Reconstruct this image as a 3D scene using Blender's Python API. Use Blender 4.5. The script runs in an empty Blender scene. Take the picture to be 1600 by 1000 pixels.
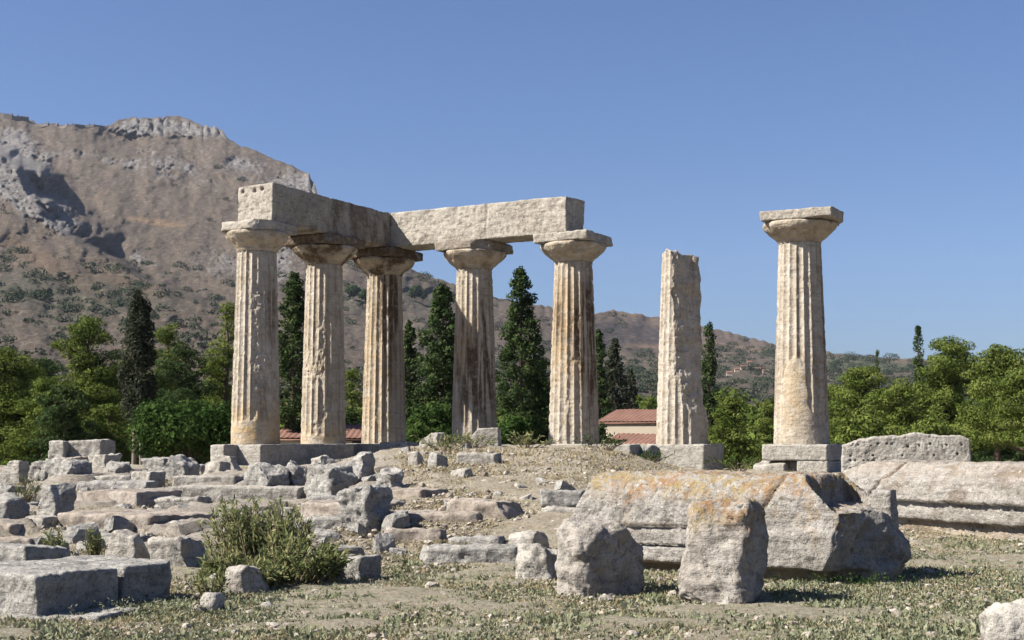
import bpy, math, random
import numpy as np
from mathutils import Vector

# ------------------------------------------------------------------ camera, sky, sun, exposure
SC = bpy.context.scene
COL = SC.collection
FPX = 2100.0            # focal length in pixels of the 1600 px wide photograph
EYE = 1.65
PITCH = math.atan(90 / FPX)
cam_d = bpy.data.cameras.new('camera')
cam_d.sensor_width = 36.0
cam_d.lens = 36.0 * FPX / 1600
cam_d.shift_y = 100 / 1600
cam_d.clip_start = 0.2
cam_d.clip_end = 20000
cam = bpy.data.objects.new('camera', cam_d)
COL.objects.link(cam)
cam.location = (0, 0, EYE)
cam.rotation_euler = (math.radians(90) + PITCH, 0, 0)
SC.camera = cam

SUN_AZ = 76.0           # degrees to the left of the direction from the temple to the camera
SUN_EL = 42.0
sx, sy = -math.sin(math.radians(SUN_AZ)), -math.cos(math.radians(SUN_AZ))
world = bpy.data.worlds.new('World')
SC.world = world
world.use_nodes = True
wn = world.node_tree
wn.nodes.clear()
w_out = wn.nodes.new('ShaderNodeOutputWorld')
w_bg = wn.nodes.new('ShaderNodeBackground')
w_sky = wn.nodes.new('ShaderNodeTexSky')
w_sky.sky_type = 'NISHITA'
w_sky.sun_disc = False
w_sky.sun_elevation = math.radians(SUN_EL)
w_sky.sun_rotation = math.atan2(sx, sy)
w_sky.altitude = 100
w_sky.air_density = 1.0
w_sky.dust_density = 1.4
w_sky.ozone_density = 8.0
w_bg.inputs['Strength'].default_value = 0.052
w_tint = wn.nodes.new('ShaderNodeMix'); w_tint.data_type = 'RGBA'; w_tint.blend_type = 'MULTIPLY'
w_tint.inputs[0].default_value = 1.0; w_tint.inputs[7].default_value = (.92, .875, .95, 1)
wn.links.new(w_sky.outputs[0], w_tint.inputs[6]); wn.links.new(w_tint.outputs[2], w_bg.inputs[0])
wn.links.new(w_bg.outputs[0], w_out.inputs[0])

sun_d = bpy.data.lights.new('sun', 'SUN')
sun_d.energy = 5.0
sun_d.angle = math.radians(0.5)
sun_d.color = (1.0, 0.93, 0.82)
sun = bpy.data.objects.new('sun', sun_d)
COL.objects.link(sun)
ce = math.cos(math.radians(SUN_EL))
SUNV = Vector((sx * ce, sy * ce, math.sin(math.radians(SUN_EL))))
sun.rotation_euler = SUNV.to_track_quat('Z', 'Y').to_euler()

SC.view_settings.view_transform = 'Standard'
SC.view_settings.look = 'None'
SC.view_settings.exposure = 1.37
SC.cycles.diffuse_bounces = 4
SC.view_settings.gamma = 1.0
SC.view_settings.use_curve_mapping = False

# ------------------------------------------------------------------ noise and mesh helpers
_r = np.random.RandomState(5)
_G = _r.normal(size=(1024, 3)); _G /= np.linalg.norm(_G, axis=1)[:, None]

def gnoise(P, seed=0):
    P = np.asarray(P, float)
    i = np.floor(P).astype(np.int64); f = P - i
    u = f * f * f * (f * (f * 6 - 15) + 10)
    out = np.zeros(len(P))
    for dx in (0, 1):
        wx = u[:, 0] if dx else 1 - u[:, 0]
        for dy in (0, 1):
            wy = u[:, 1] if dy else 1 - u[:, 1]
            for dz in (0, 1):
                wz = u[:, 2] if dz else 1 - u[:, 2]
                h = ((i[:, 0] + dx) * 73856093) ^ ((i[:, 1] + dy) * 19349663) ^ ((i[:, 2] + dz) * 83492791) ^ (seed * 2654435761 & 0xffffff)
                h = (h ^ (h >> 13)) * 1274126177
                g = _G[(h ^ (h >> 16)) & 1023]
                d = g[:, 0] * (f[:, 0] - dx) + g[:, 1] * (f[:, 1] - dy) + g[:, 2] * (f[:, 2] - dz)
                out += wx * wy * wz * d
    return out * 1.6

def fbm(P, octs=4, seed=0, lac=2.1, gain=0.5):
    P = np.asarray(P, float)
    s = np.zeros(len(P)); a = 1.0; t = 0
    for o in range(octs):
        s += a * gnoise(P, seed + o * 17); t += a
        a *= gain; P = P * lac + 3.7
    return s / t * 1.5

def ridged(P, octs=4, seed=0):
    P = np.asarray(P, float)
    s = np.zeros(len(P)); a = 1.0; t = 0
    for o in range(octs):
        s += a * (1 - np.abs(gnoise(P, seed + o * 17)) * 2); t += a
        a *= 0.5; P = P * 2.1 + 1.3
    return s / t

def sst(a, b, x):
    t = np.clip((np.asarray(x, float) - a) / (b - a), 0, 1)
    return t * t * (3 - 2 * t)

def mesh(name, V, F, mat=None, parent=None, smooth=True, attrs=None, link=True, loc=None, rotz=0.0):
    """one mesh object from numpy verts and a face array (or a list of face arrays)"""
    V = np.asarray(V, np.float32)
    Fs = F if isinstance(F, list) else [F]
    Fs = [np.asarray(f, np.int32) for f in Fs if len(f)]
    me = bpy.data.meshes.new(name)
    me.vertices.add(len(V)); me.vertices.foreach_set('co', V.ravel())
    loops = np.concatenate([f.ravel() for f in Fs])
    tot = np.concatenate([np.full(len(f), f.shape[1], np.int32) for f in Fs])
    start = np.concatenate([[0], np.cumsum(tot)[:-1]]).astype(np.int32)
    me.loops.add(len(loops)); me.loops.foreach_set('vertex_index', loops)
    me.polygons.add(len(tot)); me.polygons.foreach_set('loop_start', start); me.polygons.foreach_set('loop_total', tot)
    me.polygons.foreach_set('use_smooth', np.full(len(tot), smooth, bool))
    if attrs:
        for k, a in attrs.items():
            a = np.asarray(a, np.float32)
            if a.ndim == 2:
                at = me.attributes.new(k, 'FLOAT_COLOR', 'POINT')
                if a.shape[1] == 3: a = np.c_[a, np.ones(len(a), np.float32)]
                at.data.foreach_set('color', a.astype(np.float32).ravel())
            else:
                me.attributes.new(k, 'FLOAT', 'POINT').data.foreach_set('value', a)
    me.update(calc_edges=True); me.validate()
    if mat: me.materials.append(mat)
    o = bpy.data.objects.new(name, me)
    COL.objects.link(o)
    if parent: o.parent = parent
    if loc is not None: o.location = loc
    o.rotation_euler = (0, 0, rotz)
    return o

def tag(o, label, cat, group=None):
    o['label'] = label; o['category'] = cat; o['kind'] = 'thing'
    if group: o['group'] = group
    return o

def thing(name, label, cat, loc, rotz=0.0, group=None):
    o = bpy.data.objects.new(name, None); COL.objects.link(o)
    o.empty_display_size = 0.3
    o.location = loc; o.rotation_euler = (0, 0, rotz)
    return tag(o, label, cat, group)

def grid_faces(nr, nc, wrap=False):
    r = np.arange(nr - 1)[:, None]; c = np.arange(nc if wrap else nc - 1)[None, :]
    c2 = (c + 1) % nc
    a = r * nc + c; b = r * nc + c2; d = (r + 1) * nc + c2; e = (r + 1) * nc + c
    return np.stack([a, b, d, e], -1).reshape(-1, 4)

class Bag:
    """collects pieces into one mesh"""
    def __init__(s): s.V = []; s.F = []; s.A = []; s.n = 0
    def add(s, V, F, a=None):
        s.V.append(np.asarray(V, float)); s.F.append(np.asarray(F) + s.n)
        s.A.append(np.full(len(V), 0.5) if a is None else np.broadcast_to(np.asarray(a, float), (len(V),)))
        s.n += len(V)
    def box(s, c, d, rz=0.0, a=None):
        V = np.array([[x, y, z] for z in (-.5, .5) for y in (-.5, .5) for x in (-.5, .5)]) * np.array(d)
        cs, sn = math.cos(rz), math.sin(rz)
        V = np.c_[V[:, 0] * cs - V[:, 1] * sn, V[:, 0] * sn + V[:, 1] * cs, V[:, 2]] + np.array(c)
        s.add(V, np.array([[0, 2, 3, 1], [4, 5, 7, 6], [0, 1, 5, 4], [2, 6, 7, 3], [0, 4, 6, 2], [1, 3, 7, 5]]), a)
    def tube(s, pts, rad, seg=8, a=None):
        pts = np.asarray(pts, float); n = len(pts)
        rad = np.broadcast_to(np.asarray(rad, float), (n,))
        T = np.gradient(pts, axis=0); T /= np.linalg.norm(T, axis=1)[:, None] + 1e-9
        ref = np.where(np.abs(T[:, 2:3]) > .9, np.array([[1., 0, 0]]), np.array([[0, 0, 1.]]))
        U = np.cross(T, ref); U /= np.linalg.norm(U, axis=1)[:, None] + 1e-9
        W = np.cross(T, U)
        t = np.linspace(0, 2 * math.pi, seg, endpoint=False)
        V = pts[:, None] + rad[:, None, None] * (np.cos(t)[None, :, None] * U[:, None] + np.sin(t)[None, :, None] * W[:, None])
        s.add(V.reshape(-1, 3), grid_faces(n, seg, True), a)
    def out(s, name, mat, parent=None, smooth=True, **k):
        by = {}
        for f in s.F: by.setdefault(f.shape[1], []).append(f)
        return mesh(name, np.concatenate(s.V), [np.concatenate(v) for v in by.values()], mat, parent, smooth, {'tint': np.concatenate(s.A)}, **k)

# ------------------------------------------------------------------ materials
ALB = .65                                                            # overall reflectance of the sun-bleached surfaces
class NT:
    def __init__(s, name):
        s.m = bpy.data.materials.new(name); s.m.use_nodes = True
        s.t = s.m.node_tree; s.t.nodes.clear()
        s.out = s.n('ShaderNodeOutputMaterial')
    def n(s, typ, **kw):
        nd = s.t.nodes.new(typ)
        for k, v in kw.items(): setattr(nd, k, v)
        return nd
    def l(s, a, b): s.t.links.new(a, b)
    def coords(s, rnd=True):
        tc = s.n('ShaderNodeTexCoord')
        if not rnd: return tc.outputs['Object']
        oi = s.n('ShaderNodeObjectInfo'); mu = s.n('ShaderNodeMath', operation='MULTIPLY'); mu.inputs[1].default_value = 57.0
        s.l(oi.outputs['Random'], mu.inputs[0])
        ad = s.n('ShaderNodeVectorMath', operation='ADD'); s.l(tc.outputs['Object'], ad.inputs[0]); s.l(mu.outputs[0], ad.inputs[1])
        return ad.outputs[0]
    def noise(s, vec, scale, detail=6, rough=.6, dist=0.0):
        nd = s.n('ShaderNodeTexNoise'); nd.inputs['Scale'].default_value = scale; nd.inputs['Detail'].default_value = detail
        nd.inputs['Roughness'].default_value = rough; nd.inputs['Distortion'].default_value = dist
        s.l(vec, nd.inputs['Vector']); return nd.outputs['Fac']
    def vor(s, vec, scale, feature='F1', out='Distance'):
        nd = s.n('ShaderNodeTexVoronoi', feature=feature); nd.inputs['Scale'].default_value = scale
        s.l(vec, nd.inputs['Vector']); return nd.outputs[out]
    def ramp(s, fac, a, b):
        nd = s.n('ShaderNodeMapRange', interpolation_type='SMOOTHSTEP')
        nd.inputs['From Min'].default_value = a; nd.inputs['From Max'].default_value = b
        s.l(fac, nd.inputs['Value']); return nd.outputs[0]
    def math(s, op, a, b=None):
        nd = s.n('ShaderNodeMath', operation=op)
        for i, v in enumerate((a, b)):
            if v is None: continue
            if isinstance(v, (int, float)): nd.inputs[i].default_value = v
            else: s.l(v, nd.inputs[i])
        return nd.outputs[0]
    def mix(s, fac, a, b, mode='MIX'):
        nd = s.n('ShaderNodeMix', data_type='RGBA', blend_type=mode)
        for sock, v in ((nd.inputs[0], fac), (nd.inputs[6], a), (nd.inputs[7], b)):
            if isinstance(v, (int, float)): sock.default_value = v
            elif isinstance(v, tuple): sock.default_value = v + (1,) if len(v) == 3 else v
            else: s.l(v, sock)
        return nd.outputs[2]
    def attr(s, name, out='Fac'):
        nd = s.n('ShaderNodeAttribute', attribute_name=name); return nd.outputs[out]
    def bump(s, h, strength=.5, dist=.05, prev=None):
        nd = s.n('ShaderNodeBump'); nd.inputs['Strength'].default_value = strength; nd.inputs['Distance'].default_value = dist
        s.l(h, nd.inputs['Height'])
        if prev is not None: s.l(prev, nd.inputs['Normal'])
        return nd.outputs[0]
    def diffuse(s, col, normal=None, rough=.95, spec=.15):
        b = s.n('ShaderNodeBsdfPrincipled'); b.inputs['Roughness'].default_value = rough
        b.inputs['Specular IOR Level'].default_value = spec
        if not isinstance(col, tuple): col = s.mix(1.0, col, (ALB, ALB, ALB), 'MULTIPLY')
        if isinstance(col, tuple): b.inputs['Base Color'].default_value = col + (1,)
        else: s.l(col, b.inputs['Base Color'])
        if normal is not None: s.l(normal, b.inputs['Normal'])
        s.l(b.outputs[0], s.out.inputs[0]); return b

def stone_mat(name, mid, light, dark, spot=.5, lichen=None, sc=1.0, bump=.6):
    """weathered limestone: blotches, white crusts, dark pits; attribute 'lichen' paints orange crust, 'stain' dark dirt and painted-in shade, 'ochre' earthy tint"""
    t = NT(name); v = t.coords()
    c = t.mix(t.ramp(t.noise(v, 2.2 * sc, 8, .62), .35, .65), mid, light)
    c = t.mix(t.math('MULTIPLY', t.ramp(t.noise(v, 6.5 * sc, 9, .7), .50, .66), .75), c, dark)
    c = t.mix(t.math('MULTIPLY', t.ramp(t.noise(v, 21 * sc, 5, .7), .56, .68), .55 * spot), c, tuple(min(.75, x * 1.45 + .05) for x in light))
    c = t.mix(t.math('MULTIPLY', t.ramp(t.noise(v, 34 * sc, 4, .7), .57, .66), .75 * spot), c, tuple(x * .55 for x in dark))
    mp = t.n('ShaderNodeMapping'); mp.inputs['Scale'].default_value = (1, 1, 7); t.l(v, mp.inputs['Vector'])
    bed = t.noise(mp.outputs[0], 1.6 * sc, 6, .65)
    c = t.mix(t.math('MULTIPLY', t.ramp(bed, .52, .66), .5), c, dark)
    c = t.mix(t.math('MULTIPLY', t.attr('ochre'), t.ramp(t.noise(v, 3.0, 5, .6), .25, .65)), c, (.50, .36, .19))
    st = t.math('MULTIPLY', t.attr('stain_shade'), t.ramp(t.noise(v, 5.0, 8, .7), .2, .55))
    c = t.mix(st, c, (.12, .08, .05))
    li = t.math('MULTIPLY', t.attr('lichen'), t.ramp(t.noise(v, 9.0, 8, .72), .40, .58))
    lc = t.mix(t.ramp(t.noise(v, 2.5, 4), .4, .6), (.30, .165, .07), (.33, .245, .105))
    c = t.mix(t.math('MULTIPLY', li, .85), c, lc)
    wl = t.math('MULTIPLY', t.attr('crust'), t.ramp(t.noise(v, 15.0, 5, .65, .3), .60, .67))
    c = t.mix(t.math('MULTIPLY', wl, .8), c, (.56, .54, .50))
    n1 = t.bump(t.noise(v, 5.5 * sc, 9, .62), bump * .8, .09)
    pit = t.ramp(t.noise(v, 17 * sc, 4, .6), .38, .30)
    n1 = t.bump(bed, bump * .35, .06, n1)
    n2 = t.bump(t.math('MULTIPLY', pit, -1.0), bump * .7, .03, n1)
    c = t.mix(t.math('MULTIPLY', pit, .45), c, tuple(x * .5 for x in dark))
    t.diffuse(c, n2)
    return t.m

M = {}
M['column'] = stone_mat('column_limestone', (.46, .408, .335), (.575, .525, .45), (.285, .235, .18), .7, sc=.9, bump=.9)
M['beam'] = stone_mat('beam_limestone', (.42, .385, .33), (.54, .50, .435), (.20, .175, .15), .9, sc=.9, bump=1.0)
M['grey'] = stone_mat('grey_limestone', (.30, .29, .27), (.45, .435, .405), (.125, .12, .115), 1.1, sc=1.2, bump=1.0)
M['pale'] = stone_mat('pale_limestone', (.375, .35, .31), (.50, .475, .43), (.20, .18, .155), 1.0, sc=1.2, bump=.9)
M['warm'] = stone_mat('warm_bedrock', (.315, .27, .225), (.42, .375, .33), (.16, .13, .105), .9)
M['lichened'] = stone_mat('lichened_limestone', (.315, .295, .265), (.43, .41, .38), (.16, .145, .13), 1.3, sc=1.5, bump=1.0)
M['boulder'] = stone_mat('boulder_limestone', (.345, .315, .28), (.46, .43, .39), (.19, .17, .15), 1.0, sc=1.4, bump=1.0)

def flat_mat(name, col, var=.25, sc=3.0, bump=.3, rough=.9):
    t = NT(name); v = t.coords()
    c = t.mix(t.noise(v, sc, 6), tuple(x * (1 - var) for x in col), tuple(min(.9, x * (1 + var)) for x in col))
    t.diffuse(c, t.bump(t.noise(v, sc * 6, 5), bump, .03), rough); return t.m

def leaf_mat(name, a, b, c_, trans=.25):
    t = NT(name); at = t.attr('tint')
    nd = t.n('ShaderNodeValToRGB'); cr = nd.color_ramp
    cr.elements[0].position = 0; cr.elements[0].color = a + (1,)
    cr.elements[1].position = 1; cr.elements[1].color = c_ + (1,)
    e = cr.elements.new(.55); e.color = b + (1,)
    t.l(at, nd.inputs[0])
    lc = t.mix(1.0, nd.outputs[0], (ALB, ALB, ALB), 'MULTIPLY')
    d = t.n('ShaderNodeBsdfDiffuse'); tr = t.n('ShaderNodeBsdfTranslucent'); mx = t.n('ShaderNodeMixShader')
    t.l(lc, d.inputs[0]); t.l(lc, tr.inputs[0]); mx.inputs[0].default_value = trans
    t.l(d.outputs[0], mx.inputs[1]); t.l(tr.outputs[0], mx.inputs[2]); t.l(mx.outputs[0], t.out.inputs[0])
    return t.m

M['pine'] = leaf_mat('pine_needles', (.056, .092, .020), (.145, .192, .045), (.25, .285, .08), .28)
M['deep'] = leaf_mat('dark_needles', (.03, .052, .022), (.064, .10, .038), (.12, .165, .058))
M['dry_cypress'] = leaf_mat('dry_cypress_sprays', (.035, .045, .03), (.065, .075, .05), (.11, .115, .08))
M['bushleaf'] = leaf_mat('bush_leaves', (.028, .06, .018), (.062, .112, .03), (.125, .175, .05))
M['oleander'] = leaf_mat('oleander_leaves', (.11, .135, .05), (.245, .285, .12), (.46, .435, .22), .35)
M['scrub'] = leaf_mat('scrub_leaves', (.045, .06, .04), (.075, .095, .06), (.11, .125, .08))
M['weed'] = leaf_mat('weed_leaves', (.16, .175, .095), (.28, .305, .19), (.41, .41, .29), .2)
M['straw'] = leaf_mat('dry_straw', (.26, .21, .115), (.41, .345, .21), (.57, .50, .34), .2)
M['bark'] = flat_mat('pine_bark', (.15, .11, .085), .35, 6, .8)
M['greybark'] = flat_mat('cypress_bark', (.27, .23, .19), .3, 6, .8)
M['twig'] = flat_mat('twigs', (.20, .16, .10), .3, 20, .3)
M['plaster'] = flat_mat('house_plaster', (.55, .48, .38), .12, 1.5, .15)
M['tile'] = flat_mat('roof_tiles', (.235, .13, .10), .45, 1.5, .3)
M['window'] = flat_mat('dark_window', (.03, .03, .035), .2, 2, .05, .3)
M['fort'] = flat_mat('fortress_masonry', (.22, .185, .16), .3, .15, .4)
M['cream'] = flat_mat('far_house_walls', (.55, .44, .36), .1, .3, .05)
M['wood'] = flat_mat('rail_wood', (.42, .38, .32), .2, 8, .2)

# ------------------------------------------------------------------ geometry of the place
U = np.array([0.871, -0.491]); Vd = np.array([-0.491, -0.871])      # temple axes
TROT = math.atan2(U[1], U[0])
STY = 1.57                                                           # stylobate top
_cp, _sp = math.cos(PITCH), math.sin(PITCH)
def ray(px, py):
    a = (px - 800) / FPX; b = (600 - py) / FPX
    return np.array([a, _cp - b * _sp, _sp + b * _cp])
def at(px, py, Y):
    d = ray(px, py); k = Y / d[1]
    return np.array([d[0] * k, Y, EYE + d[2] * k])

_PL = np.array([[-50, 0], [11, 0], [15, 0], [18, .12], [22, .30], [27, .45], [33, .72], [40, .85], [46, .8], [60, -.2], [75, -.9], [120, -1.2], [300, -1], [900, 0], [20000, 0]])
_PC = np.array([[-50, 0], [11, 0], [16.5, 0], [18, .08], [20, .30], [22, .58], [26, .95], [32, 1.33], [37, 1.50], [41, 1.54], [46, 1.4], [60, .0], [75, -.9], [120, -1.2], [300, -1], [900, 0], [20000, 0]])
_PR = np.array([[-50, 0], [11, 0], [20, .05], [24, .15], [30, .35], [36, .60], [41, .72], [50, .6], [60, .4], [75, .0], [120, -1.0], [300, -1], [900, 0], [20000, 0]])
def gz(X, Y):
    X = np.asarray(X, float); Y = np.asarray(Y, float)
    px = 800 + FPX * X / np.maximum(Y, 9.0)
    l, c, r = (np.interp(Y, p[:, 0], p[:, 1]) for p in (_PL, _PC, _PR))
    a = sst(440, 690, px); b = sst(900, 1120, px)
    z = l * (1 - a) + c * a
    return z * (1 - b) + r * b
def ground(px, py):
    """where the ray through a pixel meets the ground"""
    d = ray(px, py)
    Y = np.linspace(8, 70, 6000); k = Y / d[1]
    z = EYE + d[2] * k; g = gz(d[0] * k, Y)
    i = np.argmax(z <= g) if (z <= g).any() else len(Y) - 1
    return float(d[0] * k[i]), float(Y[i]), float(g[i])

# ground sheet -------------------------------------------------------
def build_ground():
    xs = np.concatenate([-np.geomspace(2600, 60, 24), np.linspace(-55, -16, 60), np.arange(-15.5, -12, .22), np.arange(-12, -7, .11), np.arange(-7, 7, .08), np.arange(7, 15.5, .22), np.linspace(16, 55, 60), np.geomspace(60, 2600, 24)])
    ys = np.concatenate([-np.geomspace(300, 12, 8), np.arange(-8, 9, 1.0), np.arange(9, 19, .07), np.arange(19, 30, .12), np.arange(30, 46, .2), np.arange(46, 80, 1.0), np.geomspace(81, 4000, 36)])
    X, Y = np.meshgrid(xs, ys); X = X.ravel(); Y = Y.ravel()
    Z = gz(X, Y)
    P = np.c_[X, Y, X * 0]
    near = 1 - sst(45, 70, np.hypot(X, Y))
    Z += near * (fbm(P * .35, 3, 2) * .07 + fbm(P * 1.6, 4, 7) * .035 + fbm(P * 6, 3, 9) * .014)
    Z += near * sst(14, 20, Y) * np.abs(fbm(P * 2.3, 4, 31)) * .05
    pxg = 800 + FPX * X / np.maximum(Y, 9)
    q = -(X * Vd[0] + Y * Vd[1]) + fbm(P * .8, 3, 71) * .35; s_ = X * U[0] + Y * U[1] + fbm(P * .8, 3, 72) * .35
    qi = np.floor(s_ / .95); si = np.floor(q / 2.0 + np.abs(np.sin(qi * 12.99) * 7.1))
    hh = np.modf(np.abs(np.sin(qi * 127.1 + si * 311.7) * 43758.5))[0]
    rock = (1 - sst(540, 660, pxg)) * sst(16.6, 17.6, Y) * (1 - sst(37, 40, Y)) * (X > -16)
    rock = rock * sst(-.45, -.15, fbm(P * .5, 3, 73))
    Z += rock * ((hh - .5) * .44 + fbm(P * 4, 3, 74) * .03)
    weed = fbm(P * .55, 4, 40) * .55 + fbm(P * 2.2, 3, 41) * .5
    weed = weed + .35 * (1 - sst(15.5, 19, Y)) - .25 * sst(18, 22, Y) - .6 * rock + .25 * sst(200, 800, 800 + FPX * X / np.maximum(Y, 9)) * (1 - sst(18, 26, Y)) * (X > 3)
    t = NT('dry_ground'); v = t.coords(False)
    c = t.mix(t.ramp(t.noise(v, .9, 8, .65), .3, .7), (.345, .30, .222), (.44, .395, .305))
    c = t.mix(t.ramp(t.noise(v, 7, 8, .7), .48, .7), c, (.25, .195, .14))
    rk = t.mix(t.ramp(t.noise(v, 1.7, 8, .65), .35, .65), (.31, .275, .235), (.43, .395, .35))
    rk = t.mix(t.ramp(t.noise(v, 8, 8, .7), .5, .68), rk, (.17, .135, .11))
    c = t.mix(t.attr('rock'), c, rk)
    c = t.mix(t.math('MULTIPLY', t.ramp(t.noise(v, 22, 5, .7), .55, .68), .7), c, (.52, .46, .38))
    c = t.mix(t.math('MULTIPLY', t.math('MULTIPLY', t.attr('weed'), t.ramp(t.noise(v, 13, 7, .75), .38, .60)), .75), c, (.25, .255, .17))
    c = t.mix(t.math('MULTIPLY', t.ramp(t.noise(v, 17, 5, .7), .52, .62), .65), c, (.54, .49, .41))
    c = t.mix(t.math('MULTIPLY', t.ramp(t.noise(v, 13, 6, .75, .5), .53, .62), .75), c, (.15, .125, .085))  # dark specks painted in for small shadows between tufts and pebbles
    c = t.mix(t.math('MULTIPLY', t.ramp(t.noise(v, 55, 4, .75), .55, .66), .6), c, (.58, .53, .45))
    c = t.mix(t.math('MULTIPLY', t.ramp(t.noise(v, 43, 5, .8), .54, .66), .6), c, (.16, .135, .095))
    t.diffuse(c, t.bump(t.noise(v, 60, 5, .8), .8, .02, t.bump(t.noise(v, 18, 8, .75), .8, .05)))
    o = mesh('ground', np.c_[X, Y, Z], grid_faces(len(ys), len(xs)), t.m, attrs={'weed': sst(-.25, .4, weed), 'rock': rock})
    o['kind'] = 'structure'
build_ground()

# mountain -----------------------------------------------------------
SIL = np.array([[-500, 215], [-200, 190], [-60, 178], [0, 178], [45, 184], [52, 190], [110, 191], [165, 192], [178, 184], [200, 179], [225, 180], [250, 178], [272, 177], [292, 183], [310, 192], [343, 198], [352, 213],
                [372, 224], [400, 233], [420, 243], [440, 251], [462, 260], [478, 268], [488, 281], [495, 301], [503, 322], [530, 348], [560, 373], [600, 400], [640, 418], [700, 441], [760, 461], [830, 475], [860, 478],
                [900, 485], [930, 488], [955, 485], [985, 488], [1050, 500], [1130, 516], [1215, 538], [1300, 552], [1400, 559], [1500, 564], [1600, 571], [1900, 585], [2300, 600]])
CLIFF = np.array([[0, 228], [25, 255], [60, 300], [105, 340], [150, 380], [178, 402]])     # rim of the dark gorge, left side of the mountain
SPUR = np.array([[-200, 290], [0, 328], [75, 352], [130, 378], [175, 402], [240, 440], [330, 474], [420, 520], [600, 600]])
def build_mountain():
    pxs = np.arange(-420, 2300, 3.0)
    nt = 215
    tt = np.linspace(0, 1, nt)
    PX, T = np.meshgrid(pxs, tt)
    sil = np.interp(PX, SIL[:, 0], SIL[:, 1])
    PY = 703 + (sil - 703) * T
    yl = np.interp(PY, [160, 215, 300, 400, 500, 600, 703], [2050, 1900, 1620, 1280, 900, 520, 260])
    yr = np.interp(PY, [470, 500, 550, 575, 600, 640, 703], [2250, 2050, 1600, 1250, 900, 560, 300])
    m = np.clip((PX - 420) / 1000, 0, 1); m = m * m * (3 - 2 * m)
    Yb = yl * (1 - m) + yr * m
    P2 = np.c_[PX.ravel() / 100, PY.ravel() / 100, PX.ravel() * 0]
    # relief: gorge, spur, gullies, crags
    px = PX.ravel(); py = PY.ravel(); Yv = Yb.ravel()
    wob = fbm(P2 * 2.5, 3, 3) * 14
    cl = np.interp(px, CLIFF[:, 0], CLIFF[:, 1]) + wob          # below the line = on the near cliff
    sp = np.interp(px, SPUR[:, 0], SPUR[:, 1]) + wob * .4
    oncliff = sst(-9, 9, py - cl) * (1 - sst(172, 186, px))
    onspur = sst(-5, 7, py - sp)
    dR = 38 + 34 * sst(310, 350, py) + px - np.interp(py + 14, CLIFF[:, 1], CLIFF[:, 0]) + fbm(P2 * 4, 3, 33) * 16
    wd_ = 46 + 52 * np.exp(-((py - 268) / 20) ** 2) + 84 * np.exp(-((py - 352) / 34) ** 2) - 26 * np.exp(-((py - 302) / 12) ** 2)
    gorge = (1 - sst(0, 1, dR / wd_)) * sst(222, 245, py) * (1 - sst(400, 420, py))
    Yv = Yv * (1 - .25 * gorge * (1 - onspur) - .275 * onspur * (1 - sst(250, 900, px)))
    rk = np.zeros(len(px))
    def patch(cx, cy, rx, ry, a, ang=0):
        dx, dy = px - cx, py - cy; c, s = math.cos(ang), math.sin(ang)
        return a * np.exp(-(((dx * c + dy * s) / rx) ** 2 + ((-dx * s + dy * c) / ry) ** 2))
    for p in ((235, 194, 62, 13, 1.3), (320, 203, 34, 8, 1.1), (15, 212, 34, 18, .8), (100, 238, 60, 8, .45), (275, 258, 75, 28, .48, .4), (200, 258, 50, 12, .40, .3), (405, 272, 85, 24, .52, .5), (472, 285, 26, 22, .9, .8),
              (370, 252, 14, 7, .7), (345, 412, 60, 24, .55, .1), (215, 402, 36, 10, .55, .3), (430, 405, 36, 50, .7), (30, 285, 60, 30, 1.0, .75), (500, 330, 40, 30, .5), (20, 270, 50, 40, 1.0, .8), (80, 330, 60, 22, 1.0, .7)):
        rk += patch(*p)
    rk = sst(.28, .60, rk + fbm(P2 * 5, 4, 11) * .34 + fbm(np.c_[P2[:, 0] * 26, P2[:, 1] * 18, P2[:, 2]], 4, 12) * .42 - .06)
    rk *= (1 - onspur * sst(150, 60, px) * 0) * (1 - sst(560, 700, px))
    w_ = fbm(P2 * 5, 3, 19) * .9
    crag = ridged(np.c_[P2[:, 0] * 11 - P2[:, 1] * 3.0 + w_, P2[:, 1] * 7 + w_, P2[:, 2]], 5, 21)
    Yv = Yv - rk * (crag * 16 - 6) - rk * ridged(np.c_[P2[:, 0] * 34, P2[:, 1] * 14, P2[:, 2]], 3, 25) * 7 - fbm(P2 * 1.3, 4, 5) * 40 * (1 - rk) - fbm(P2 * 6, 4, 6) * 8 - fbm(np.c_[P2[:, 0] * 9, P2[:, 1] * 30, P2[:, 2]], 3, 16) * 4
    Zv = EYE + (690 - py) * Yv / FPX
    Xv = (px - 800) * Yv / FPX
    # ragged skyline on the crags
    V = np.c_[Xv, Yv, Zv + sst(.9, 1., T.ravel()) * (rk * fbm(np.c_[px / 7, py * 0, py * 0], 4, 8) * 7 + fbm(np.c_[px / 14, py * 0, py * 0 + 5], 3, 9) * 3)]
    # behind the ridge
    top = V[-len(pxs):]
    b1 = top + np.array([0, 60, -18.]); b2 = top + np.array([0, 700, -350.]); b2[:, 2] = np.minimum(b2[:, 2], top[:, 2] - 60)
    # slope colours: dry grass, scree, a dark purplish patch, orchards, tracks
    n1 = fbm(P2 * 3.3, 5, 51); n2 = fbm(P2 * 12, 4, 52); n3 = fbm(np.c_[P2[:, 0] * 4, P2[:, 1] * 22, P2[:, 2]], 4, 53)
    def mixc(c, k, col): return c * (1 - k[:, None]) + np.array(col) * k[:, None]
    c = np.tile(np.array([[.178, .146, .108]]), (len(px), 1))
    c = mixc(c, sst(-.1, .5, n1) * .75, (.125, .098, .085)); c = mixc(c, sst(.0, .6, -n1) * .5, (.235, .20, .16))
    c = mixc(c, sst(.05, .5, n3) * .55, (.25, .195, .145))
    c = mixc(c, sst(.2, .6, n2) * .5, (.12, .09, .07))
    n4 = fbm(np.c_[P2[:, 0] * 14, P2[:, 1] * 55, P2[:, 2]], 4, 54)
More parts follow.
